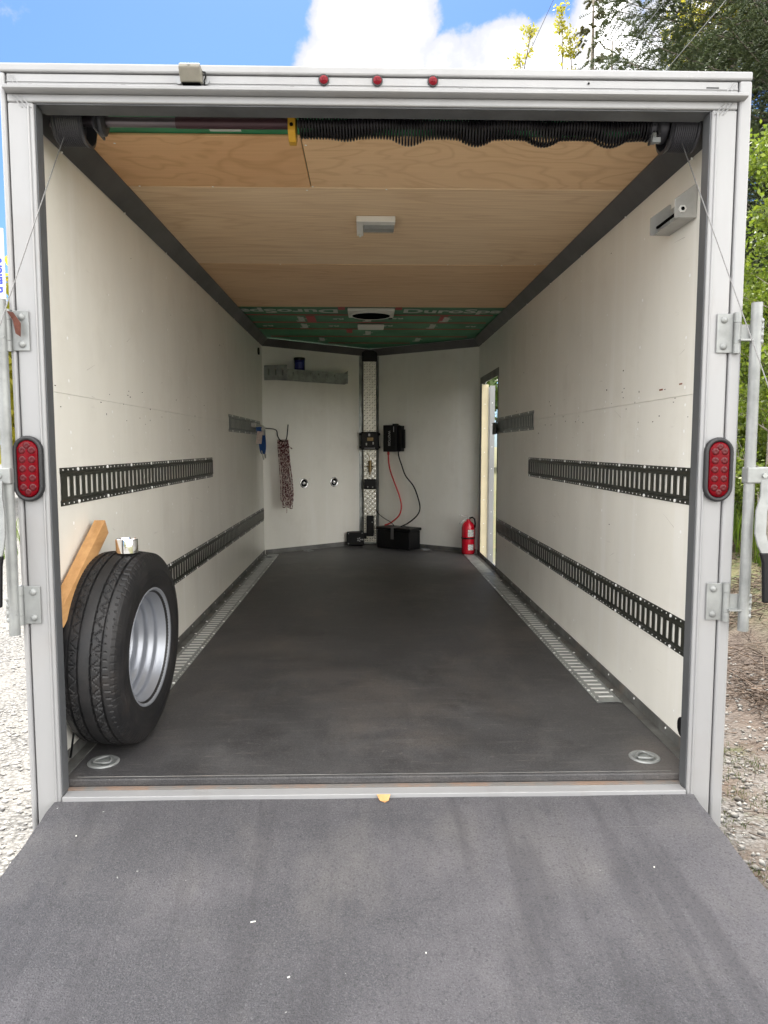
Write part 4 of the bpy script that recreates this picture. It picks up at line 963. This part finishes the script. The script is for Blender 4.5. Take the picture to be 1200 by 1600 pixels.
# round flush fittings on the nose wall
for k, (s, z) in enumerate(((.456,.693),(.822,.694))):
    fm = frameL(s, z)
    o = thing('round_wall_fitting', ('round chrome recessed fitting on the front wall, nearer the hanging rope','round chrome recessed fitting on the front wall, nearer the tread plate post')[k], 'wall fitting', tuple(PL(s,z)), 'round fittings on the front wall')
    build('flange', MB().lathe([(.050,.001),(.048,.006),(.040,.008),(.034,.003),(.033,.001)], 32, fm), M['chrome'], o, smooth=True)
    build('cup', MB().lathe([(.034,.0012),(.02,.0013),(.0001,.0014)], 24, fm), M['dark'], o)
    build('hub', MB().lathe([(.018,.001),(.018,.006),(.010,.012),(.0001,.013)], 20, fm), M['chrome'], o, smooth=True)
# hook and rope
hk = [Vector((-.995,4.40,1.20)), Vector((-.965,4.46,1.215)), PL(.075,1.21,.10), PL(.080,1.15,.13), PL(.11,1.11,.13), PL(.17,1.105,.11), PL(.205,1.135,.09), PL(.215,1.20,.09), PL(.222,1.26,.09)]
single('wire_hook', MB().tube(smoothpath(hk), .0055, 8), M['black'], tuple(hk[0]), 'black bent wire hook reaching from the left rail over the corner', 'hook', smooth=True)
b = MB(); r_ = random.Random(3)
for k in range(11):
    s0 = .112+.0095*k; off = .080+.016*(k % 3); bot = .56-.10*r_.random(); sp = .030+.012*r_.random(); wv = r_.random()*6
    s1 = s0 + .035 + r_.uniform(-.012,.012)
    pts = [PL(s0,1.115,off), PL(s0+.004,1.0,off), PL(s0+.014,.85,off+.006*math.sin(wv)), PL(s1-.012,.68,off), PL(s1-.010,bot+.02,off), PL(s1,bot,off), PL(s1+.014,bot+.02,off+.01), PL(s1+.010,.70,off+.012), PL(s0+.022,.88,off+.014), PL(s0+.010,1.0,off+.012), PL(s0+.004,1.118,off+.008)]
    b.tube(smoothpath(pts,4), .0044, 6)
b.tube(smoothpath([PL(.20,1.10,.10),PL(.215,.95,.10),PL(.245,.80,.10),PL(.265,.62,.10),PL(.262,.585,.10),PL(.235,.60,.10),PL(.215,.66,.10)],6), .0052, 6)
b.tube(smoothpath([PL(.19,1.06,.12),PL(.215,1.05,.12),PL(.245,1.03,.12)],3), .0052, 6)
b.tube(smoothpath([PL(.17,.58,.10),PL(.185,.50,.10),PL(.19,.46,.10),PL(.19,.42,.10)],4), .004, 6)
for k in range(4): b.tube([PL(.120+.002*k,1.04-.03*k,.075),PL(.16,1.045-.03*k,.135),PL(.205,1.04-.03*k,.12)], .0048, 6)
single('hanging_rope', b, M['rope'], tuple(PL(.16,.42,.10)), 'long coil of red and white flecked rope hanging from the wire hook', 'rope', smooth=True)
# ratchet strap bundle at the end of the left rail
sx_, sy_, sz_ = -.985, 4.18, 1.20
st = thing('strap_bundle', 'bundle of ratchet straps with blue webbing and pale tag on the left rail', 'straps', (sx_,sy_,1.05))
b = MB(); b.box(-.997,-.955,4.06,4.12,1.215,1.25); b.tube([(-.97,4.05,1.22),(-.93,4.16,1.23),(-.94,4.32,1.21)], .010, 8); b.box(-.96,-.915,4.26,4.36,1.15,1.225); b.box(-.955,-.92,4.20,4.30,1.185,1.235); build('ratchet', b, M['steel'], st, bev=.003)
b = MB()
for k in range(4):
    o_ = .012*k; pts = [(-.955+o_*.4,4.15+o_,1.22),(-.94,4.17+o_*2,1.13),(-.935,4.24+o_*2,1.02+.012*k),(-.93,4.31+o_,.99+.01*k),(-.925,4.33,1.08),(-.93,4.29,1.19)]
    pts = smoothpath(pts,4)
    vs = []
    for p in pts: vs += [Vector(p)+Vector((-.016,-.0,0)), Vector(p)+Vector((.016,.008,0)), Vector(p)+Vector((.016,.008,.004)), Vector(p)+Vector((-.016,0,.004))]
    fs = []
    for i in range(len(pts)-1):
        a, c = 4*i, 4*i+4
        fs += [(a,a+1,c+1,c),(a+1,a+2,c+2,c+1),(a+2,a+3,c+3,c+2),(a+3,a,c,c+3)]
    b.add(vs, fs)
build('webbing', b, M['bluestrap'], st)
build('tag_card', MB().box(-.945,-.900,4.075,4.080,1.075,1.18, Matrix.Translation((-.92,4.08,1.18)) @ Matrix.Rotation(.12,4,'Y') @ Matrix.Translation((.92,-4.08,-1.18))), M['tag'], st)
b = MB(); b.tube(smoothpath([(-.93,4.30,1.03),(-.92,4.33,.975),(-.91,4.30,.955),(-.905,4.27,.985)],4), .006, 8); b.tube(smoothpath([(-.94,4.24,1.04),(-.93,4.27,.97),(-.92,4.25,.94)],4), .005, 8); build('hook_end', b, M['steel'], st, smooth=True)

# ------------------------------------------------------------------ loose material on the ground
def stones(name, n, fx, m, smin, smax):
    Vs = []; Fs = []; base = np.array([[1,0,0],[-1,0,0],[0,1,0],[0,-1,0],[0,0,1],[0,0,-1]], float)
    f0 = np.array([[0,2,4],[2,1,4],[1,3,4],[3,0,4],[2,0,5],[1,2,5],[3,1,5],[0,3,5]])
    xy = fx(n); s = smin*(smax/smin)**(rng.random(len(xy))**2.0)
    a = rng.random(len(xy))*2*PI; sc = rng.uniform(.6,1.3,(len(xy),3)); sc[:,2] *= .6
    V = base[None]*sc[:,None]*s[:,None,None] + rng.normal(0,.13,(len(xy),6,3))*s[:,None,None]
    c_, s_ = np.cos(a)[:,None], np.sin(a)[:,None]; X = V[...,0]*c_-V[...,1]*s_; Y = V[...,0]*s_+V[...,1]*c_
    V[...,0] = X+xy[:,0,None]; V[...,1] = Y+xy[:,1,None]; V[...,2] += (hz(xy[:,0],xy[:,1])+s*.15)[:,None]
    F = f0[None]+(np.arange(len(xy))*6)[:,None,None]
    o = npmesh(name, V.reshape(-1,3), F.reshape(-1,3), m); o['kind'] = 'stuff'; return o
def lf(n): return np.stack([-1.10-2.6*rng.random(n)**1.5, -1.3+5.5*rng.random(n)], 1)
tag(stones('loose_gravel', 15000, lf, M['stone'], .003, .017), 'pale grey loose gravel on the left of the trailer', 'gravel')
def rf(n): return np.stack([1.10+1.0*rng.random(n)**1.2, -1.3+4.6*rng.random(n)], 1)
tag(stones('mixed_gravel', 9000, rf, M['stone2'], .003, .019), 'grey and brown mixed gravel right of the ramp', 'gravel')
def sticks(name, n, fx, m, l0, l1, r0, r1, tilt=.35, lift=.01):
    xy = fx(n); n = len(xy); l = rng.uniform(l0,l1,n)*rng.uniform(.4,1,n); r = rng.uniform(r0,r1,n); a = rng.random(n)*2*PI; t = rng.normal(0,tilt,n)
    d = np.stack([np.cos(a)*np.cos(t), np.sin(a)*np.cos(t), np.sin(t)],1); sdv = np.stack([-np.sin(a),np.cos(a),np.zeros(n)],1); u = np.cross(d,sdv)
    c = np.stack([xy[:,0],xy[:,1],hz(xy[:,0],xy[:,1])+lift*rng.random(n)+r],1)
    V = np.zeros((n,6,3))
    for e_, sg in ((0,-.5),(1,.5)):
        for k in range(3):
            an = k*2*PI/3; V[:,e_*3+k] = c + d*(l*sg)[:,None] + (sdv*math.cos(an)+u*math.sin(an))*r[:,None] + (0 if k else 0)
    f0 = np.array([[0,1,4,3],[1,2,5,4],[2,0,3,5]]); F = f0[None]+(np.arange(n)*6)[:,None,None]
    o = npmesh(name, V.reshape(-1,3), F.reshape(-1,4), m); o['kind'] = 'stuff'; return o
def sf_(n):
    x = 1.9+2.4*rng.random(n*2); y = 1.2+4.5*rng.random(n*2); k = (np.sin(x*5+y*3)+np.sin(y*7-x*2)+rng.normal(0,.9,n*2)) > -.5; q = np.stack([x,y],1)[k]; return q[:n]
tag(sticks('dead_straw', 9000, sf_, M['straw'], .05, .28, .0012, .0035, .28, .05), 'heap of dead stalks and straw on the bank', 'dead stalks')
def tf(n): return np.stack([1.12+1.2*rng.random(n), -.8+3.6*rng.random(n)], 1)
tag(sticks('ground_litter', 1500, tf, M['straw'], .02, .12, .0008, .0018, .15, .008), 'thin dry stems scattered on the dirt right of the trailer', 'litter')
def grass(name, n, fx, m, h0, h1, w_, lean=.35):
    xy = fx(n); n = len(xy); h = rng.uniform(h0,h1,n); a = rng.random(n)*2*PI; ln = rng.uniform(0,lean,n)*h; b = rng.random(n)*2*PI
    c = np.stack([xy[:,0],xy[:,1],hz(xy[:,0],xy[:,1])-.005],1); sdv = np.stack([np.cos(a),np.sin(a),np.zeros(n)],1)*w_
    ld = np.stack([np.cos(b),np.sin(b),np.zeros(n)],1)
    V = np.zeros((n,5,3)); V[:,0] = c-sdv; V[:,1] = c+sdv; mid = c+ld*(ln*.35)[:,None]; mid[:,2] += h*.6; V[:,2] = mid+sdv*.7; V[:,3] = mid-sdv*.7; V[:,4] = c+ld*ln[:,None]; V[:,4,2] += h
    base = np.arange(n)*5; F4 = np.stack([base,base+1,base+2,base+3],1); F3 = np.stack([base+3,base+2,base+4,base+4],1)
    V = V.reshape(-1,3); me = bpy.data.meshes.new(name)
    me.from_pydata(V.tolist(), [], F4.tolist()+F3[:,:3].tolist()); me.update(); me.materials.append(m); o = bpy.data.objects.new(name, me); C.objects.link(o); o['kind'] = 'stuff'; return o
def gf(n): return np.stack([2.9+5.5*rng.random(n)**1.3, 2.2+8*rng.random(n)], 1)
tag(grass('tall_grass', 16000, gf, M['grass'], .10, .42, .006, .5), 'bright green tall grass and weeds on the bank', 'grass')
cl = rng.uniform(0,1,(60,2)); cl = np.stack([1.16+.5*cl[:,0]**1.5, -.4+3.2*cl[:,1]],1)
def gf2(n): i = rng.integers(0,len(cl),n); return cl[i]+rng.normal(0,.035,(n,2))
tag(grass('grass_tufts', 3600, gf2, M['grasslow'], .008, .032, .0014, .9), 'small green grass tufts beside the right trailer post', 'grass')
def gf3(n): q = np.stack([-14+11*rng.random(n), 1+10*rng.random(n)], 1); return q[q[:,0] < -4.2]
tag(grass('roadside_grass', 9000, gf3, M['grass'], .08, .32, .008, .5), 'green roadside grass beyond the gravel on the left', 'grass')

# ------------------------------------------------------------------ trees
def leaves_at(pts, n_per, spread, size, asp=.6):
    n = len(pts)*n_per; c = np.repeat(pts, n_per, 0)+rng.normal(0,spread,(n,3)); sz = size*rng.uniform(.6,1.25,n)
    a = rng.normal(size=(n,3)); a /= np.linalg.norm(a,axis=1)[:,None]; b = np.cross(a, rng.normal(size=(n,3))); b /= np.linalg.norm(b,axis=1)[:,None]
    nn = np.cross(a,b)
    V = np.zeros((n,4,3)); V[:,0] = c-a*sz[:,None]*.5; V[:,1] = c+b*sz[:,None]*asp*.5+nn*sz[:,None]*.08; V[:,2] = c+a*sz[:,None]*.5; V[:,3] = c-b*sz[:,None]*asp*.5+nn*sz[:,None]*.08
    return V.reshape(-1,3), np.arange(n*4).reshape(-1,4)
def branchy(base, height, lean, spread, n_br, rr, seed, start=.25, up=.6, sub=4, tr=.03):
    """returns trunk/limb MB and points for leaves"""
    R_ = random.Random(seed); b = MB(); base = Vector(base); tips = []
    ctrl = [base + Vector((lean[0]*t*t*height+R_.uniform(-.03,.03)*height*t, lean[1]*t*t*height+R_.uniform(-.03,.03)*height*t, height*t)) for t in (0,.2,.4,.6,.8,1)]
    ctrl[0].z -= .1
    tp = smoothpath(ctrl, 4); nT = len(tp); b.tube(tp, [tr*(1-.85*i/nT) for i in range(nT)], 8)
    for k in range(n_br):
        t = start+(1-start)*(k+R_.random())/n_br; p = tp[min(nT-1,int(t*nT))]; a = R_.random()*2*PI
        ln = spread*(1.05-t*.75)*R_.uniform(.6,1.1); d = Vector((math.cos(a),math.sin(a),up*R_.uniform(.5,1.5))).normalized()
        q = [p + d*ln*f + Vector((R_.uniform(-1,1),R_.uniform(-1,1),R_.uniform(-.3,1)))*ln*.10*f for f in (0,.35,.7,1)]
        r0 = tr*(1-.8*t)*.5; b.tube(q, [r0,r0*.7,r0*.45,r0*.2], 5)
        for f in np.linspace(.25,1,sub*2): 
            i = min(2,int(f*3)); g_ = f*3-i; tips.append(q[i].lerp(q[i+1], g_))
        for j in range(sub):
            f = R_.uniform(.3,.95); i = min(2,int(f*3)); o_ = q[i].lerp(q[i+1], f*3-i); d2 = (d+Vector((R_.uniform(-1,1),R_.uniform(-1,1),R_.uniform(-.3,.9)))*.9).normalized()
            e = o_+d2*ln*R_.uniform(.2,.45); b.tube([o_, o_.lerp(e,.5)+Vector((0,0,.02)), e], [r0*.4,r0*.28,r0*.12], 4)
            for f2 in np.linspace(.2,1,4): tips.append(o_.lerp(e,f2))
    return b, np.array([tuple(t) for t in tips])
def tree(name, label, base, height, lean, spread, n_br, seed, leafm, n_per, lspread, lsize, group=None, barkm=None, cat='tree', **k):
    b, tips = branchy(base, height, lean, spread, n_br, None, seed, **k)
    o = thing(name, label, cat, (base[0],base[1],float(hz(base[0],base[1]))), group)
    build('trunk', b, barkm or M['bark'], o, smooth=True)
    V, F = leaves_at(tips, n_per, lspread, lsize); cr_ = npmesh('crown', V, F, leafm, o, 'stuff')
    return o
def G(x, y): return (x, y, float(hz(x,y)))
def spruce(name, label, base, H, Rb, n_whorl, n_arm, seed, nm, twigs, tl=.30, bare=0.0, tiers=None, zmax=None, rise=0.0):
    R_ = np.random.default_rng(seed); o = thing(name, label, 'tree', (base[0],base[1],base[2]))
    b = MB(); B = Vector(base); b.tube([B+Vector((0,0,-.1)), B+Vector((.02,0,H*.5)), B+Vector((0,0,H))], [H*.016,H*.010,.01], 10)
    A = []; D = []; Ls = []
    for k in range(n_whorl):
        t = (k+.3)/n_whorl; z = H*(.04+.95*t)
        if zmax and z > zmax: continue
        for j in range(n_arm):
            a = R_.random()*2*PI; ln = Rb*(1-t)**.8*R_.uniform(.75,1.1)+.08; drp = -.22+.55*t+rise
            q = []
            for f in (0,.3,.6,.85,1): q.append(B+Vector((math.cos(a)*ln*f, math.sin(a)*ln*f, z+R_.uniform(-.05,.05)*min(ln,1)*.8 + ln*(drp*f + .20*f*f))))
            rr_ = min(1, Rb/3); b.tube(q, [(.022*(ln/Rb)+.006)*rr_,(.016*(ln/Rb)+.004)*rr_,.01*rr_,.006*rr_,.003*rr_], 5)
            for m_ in range(twigs):
                f = .12+.88*R_.random()**.8; i = min(3, max(0, [0,.3,.6,.85,1].index(max(x for x in (0,.3,.6,.85) if x <= f)))); lo_ = (0,.3,.6,.85)[i]; hi_ = (.3,.6,.85,1)[i]
                p = q[i].lerp(q[i+1], (f-lo_)/(hi_-lo_)); s_ = R_.choice((-1,1)); aa = a + s_*R_.uniform(.1,1.4)
                d_ = Vector((math.cos(aa), math.sin(aa), R_.uniform(-1.1,.35))).normalized()
                A.append(tuple(p)); D.append(tuple(d_)); Ls.append(tl*R_.uniform(.5,1.2))
    build('trunk', b, M['bark'], o, smooth=True)
    A = np.array(A); D = np.array(D); Ls = np.array(Ls); n = len(A)
    nn = 17; f = np.tile(np.linspace(.02,1,nn), n); AA = np.repeat(A,nn,0); DD = np.repeat(D,nn,0); LL = np.repeat(Ls,nn)
    c = AA+DD*(f*LL)[:,None]; c[:,2] -= (f**2)*LL*.25
    U = np.cross(DD, [0,0,1.0]); U /= np.linalg.norm(U,axis=1)[:,None]+1e-9; W_ = np.cross(U,DD)
    Vs = []; 
    nl = .046
    for s_ in (-1, 1, 0):
        side = U*s_ + W_*(.35 if s_ else 1.0) + R_.normal(0,.22,U.shape); dirn = side*.8+DD*.65; dirn /= np.linalg.norm(dirn,axis=1)[:,None]
        w2 = DD*.0105 + W_*.003
        V = np.stack([c-w2, c+w2, c+dirn*(nl*R_.uniform(.7,1.2,len(c)))[:,None]],1); Vs.append(V)
    V = np.concatenate(Vs).reshape(-1,3)
    if Rb > 2:
        mid = A+D*(Ls*.45)[:,None]; V2, F2 = leaves_at(mid, 5, .09, .060, .30); V2 = V2.reshape(-1,4,3); T3 = np.concatenate([V2[:,[0,1,2]], V2[:,[0,2,3]]]).reshape(-1,3); V = np.concatenate([V, T3])
    npmesh('crown', V, np.arange(len(V)).reshape(-1,3), nm, o, 'stuff')
    return o
sb_ = G(6.0,7.4)
spruce('spruce_tree', 'large dark green spruce tree filling the upper right behind the trailer', sb_, 14.5, 3.9, 66, 12, 11, M['needle'], 46, .42, zmax=8.0)
spruce('spruce_tree', 'second dark spruce standing behind the big one, closing its gaps', G(7.7,9.2), 14.0, 3.6, 50, 9, 12, M['needle'], 30, .45, zmax=9.5)
spruce('young_spruce', 'small sparse spruce top poking above the roof beside yellow shrubs', G(3.42,9.5), 7.75, .80, 34, 4, 13, M['needle2'], 3, .10, rise=.55)
spruce('young_spruce', 'tiny spruce tip just above the roof, right of the sparse one', G(3.95,10.2), 7.3, .6, 26, 4, 14, M['needle2'], 3, .10, rise=.5)
for i, (x, y, H, lb) in enumerate(((2.80,9.6,7.55,'tallest yellow leaved shrub rising over the trailer roof'),(2.45,9.9,7.35,'yellow leaved shrub over the roof, left of the tallest'),(2.15,9.4,7.0,'thin yellow shoot over the roof, furthest left'),(3.05,9.2,6.9,'low yellow shrub next to the sparse spruce'))):
    tree('yellow_shrub', lb, G(x,y), H+.05, (.0,.0), .38, 26, 30+i, M['leafyel'], 2, .05, .06, 'yellow shrubs behind the roof', up=2.4, sub=3, tr=.035, start=.45)
tree('deciduous_tree', 'bright yellow green tree glowing behind the left edge of the big spruce', G(5.35,9.8), 10.0, (-.005,0), 1.25, 46, 41, M['leafyel'], 12, .13, .075, up=.7, sub=5, tr=.09, start=.2)
tree('sapling', 'bright green leafy sapling with pale trunk beside the right locking bar', G(3.32,3.9), 3.15, (.005,0), .72, 40, 42, M['leaf'], 9, .055, .040, barkm=M['barkpale'], up=.5, sub=5, tr=.022, start=.12, cat='tree')
tree('sapling', 'smaller green sapling standing right behind the first, nearer the fence', G(3.9,4.9), 2.3, (-.02,0), .8, 36, 43, M['leaf'], 9, .07, .055, barkm=M['barkpale'], up=.5, sub=5, tr=.02, start=.10)
tree('leafy_bush', 'low green bush in front of the fence', G(3.6,4.6), 1.15, (0,0), .6, 30, 44, M['leaf'], 9, .06, .05, cat='bush', up=.5, sub=4, tr=.015, start=.05)
tree('bare_stem', 'slim pale leaning stem with few leaves above the roof corner', G(2.95,3.2), 3.0, (.03,0), .22, 16, 45, M['leaf'], 2, .05, .05, barkm=M['barkpale'], cat='tree', up=1.2, sub=2, tr=.012, start=.3)
# far tree line, all round
ring = []
for i in range(26):
    a = 2*PI*i/26+.1; r = 24+6*math.sin(i*2.3); x = r*math.sin(a)*1.1; y = r*math.cos(a)
    if y < -4 or (5 < x < 12 and 0 < y < 12): continue
    ring.append((x,y,i))
pro = None
for x, y, i in ring:
    back = y < -5
    m_ = M['leafyel'] if (i % 3 == 0 and x < 0) else (M['leaf'] if i % 3 == 1 else M['leafmid'])
    h_ = 5.0 if y > 10 else (4.0 if x < -10 else 7.5)
    lab = ('hidden yellow green tree far round the yard, number %s from the road')
    tree('yard_tree', 'broad leafy tree standing far off around the yard', G(x,y), h_, (0,0), 3.2, 26, 100+i, m_, 7, .45, .42, 'trees round the yard', up=.45, sub=5, tr=.14, start=.15)
for i, (x, y, h_) in enumerate(((-2.6,-14.3,2.6),(-.9,-14.9,3.1),(.9,-14.5,2.9),(2.7,-14.8,2.7))):
    tree('yellow_shrub', 'yellow flowering shrub in the row behind the viewer', G(x,y), h_, (0,0), 1.5, 30, 60+i, M['leafyel'], 8, .14, .12, 'yellow shrubs behind the viewer', cat='bush', up=1.0, sub=4, tr=.04, start=.05)
# fence
fn = thing('rail_fence', 'weathered grey wooden rail fence on the bank behind the saplings', 'fence', G(5.0,6.1))
for k in range(6):
    x = 3.9+k*1.7; y = 6.0+.12*k; z = float(hz(x,y)); build('fence_post', MB().box(x-.05,x+.05,y+.0,y+.1,z-.2,z+1.22), M['fence'], fn, bev=.008)
for k in range(5):
    x = 3.9+k*1.7; y = 6.0+.12*k; x1 = x+1.7; y1 = y+.12
    for zz in (.98,.55):
        z0 = float(hz(x,y))+zz; z1 = float(hz(x1,y1))+zz; b = MB()
        b.add([(x-.1,y-.025,z0-.05),(x1+.1,y1-.025,z1-.05),(x1+.1,y1-.025,z1+.05),(x-.1,y-.025,z0+.05),(x-.1,y-.002,z0-.05),(x1+.1,y1-.002,z1-.05),(x1+.1,y1-.002,z1+.05),(x-.1,y-.002,z0+.05)], [(0,1,2,3),(4,7,6,5),(0,4,5,1),(3,2,6,7),(0,3,7,4),(1,5,6,2)])
        build('fence_rail', b, M['fence'], fn, bev=.004)
# overhead lines
def wire(a, b_, sag, label):
    pts = [Vector(a).lerp(Vector(b_), t)+Vector((0,0,-sag*4*t*(1-t))) for t in np.linspace(0,1,14)]
    single('overhead_line', MB().tube(pts, [.010-.0075*k/13 for k in range(14)], 5), M['line'], tuple(pts[0]), label, 'power line', smooth=True)
def at(px, py, dist):
    return Vector(cam.location)+pdir(px,py)*dist
M['line'] = mat('grey service line', (.13,.13,.13), .6)
wire((4.25,20.21,11.41), (2.81,7.46,7.67), .0, 'thin overhead line over open sky, leftmost of the three')
wire((5.51,20.58,9.9), (1.99,2.3,3.99), .0, 'thin overhead line meeting the left edge of the big spruce, middle of the three')
wire((5.66,21.05,8.46), (1.97,1.6,3.5), .0, 'thin overhead line crossing in front of the big spruce, rightmost of the three')
pz = float(hz(5.2,20.6)); up_ = thing('utility_pole', 'wooden utility pole far behind the trailer carrying the overhead lines', 'pole', (5.2,20.6,pz))
build('pole', MB().tube([(5.2,20.6,pz-.3),(5.2,20.6,12.0)], [.15,.10], 14), M['bark'], up_, smooth='auto')
for z_, x0_ in ((11.41,4.2),(9.9,5.1),(8.46,5.1)): build('crossarm', MB().box(x0_-.05, 5.75, 20.52, 20.64, z_-.16, z_-.05), M['fence'], up_)
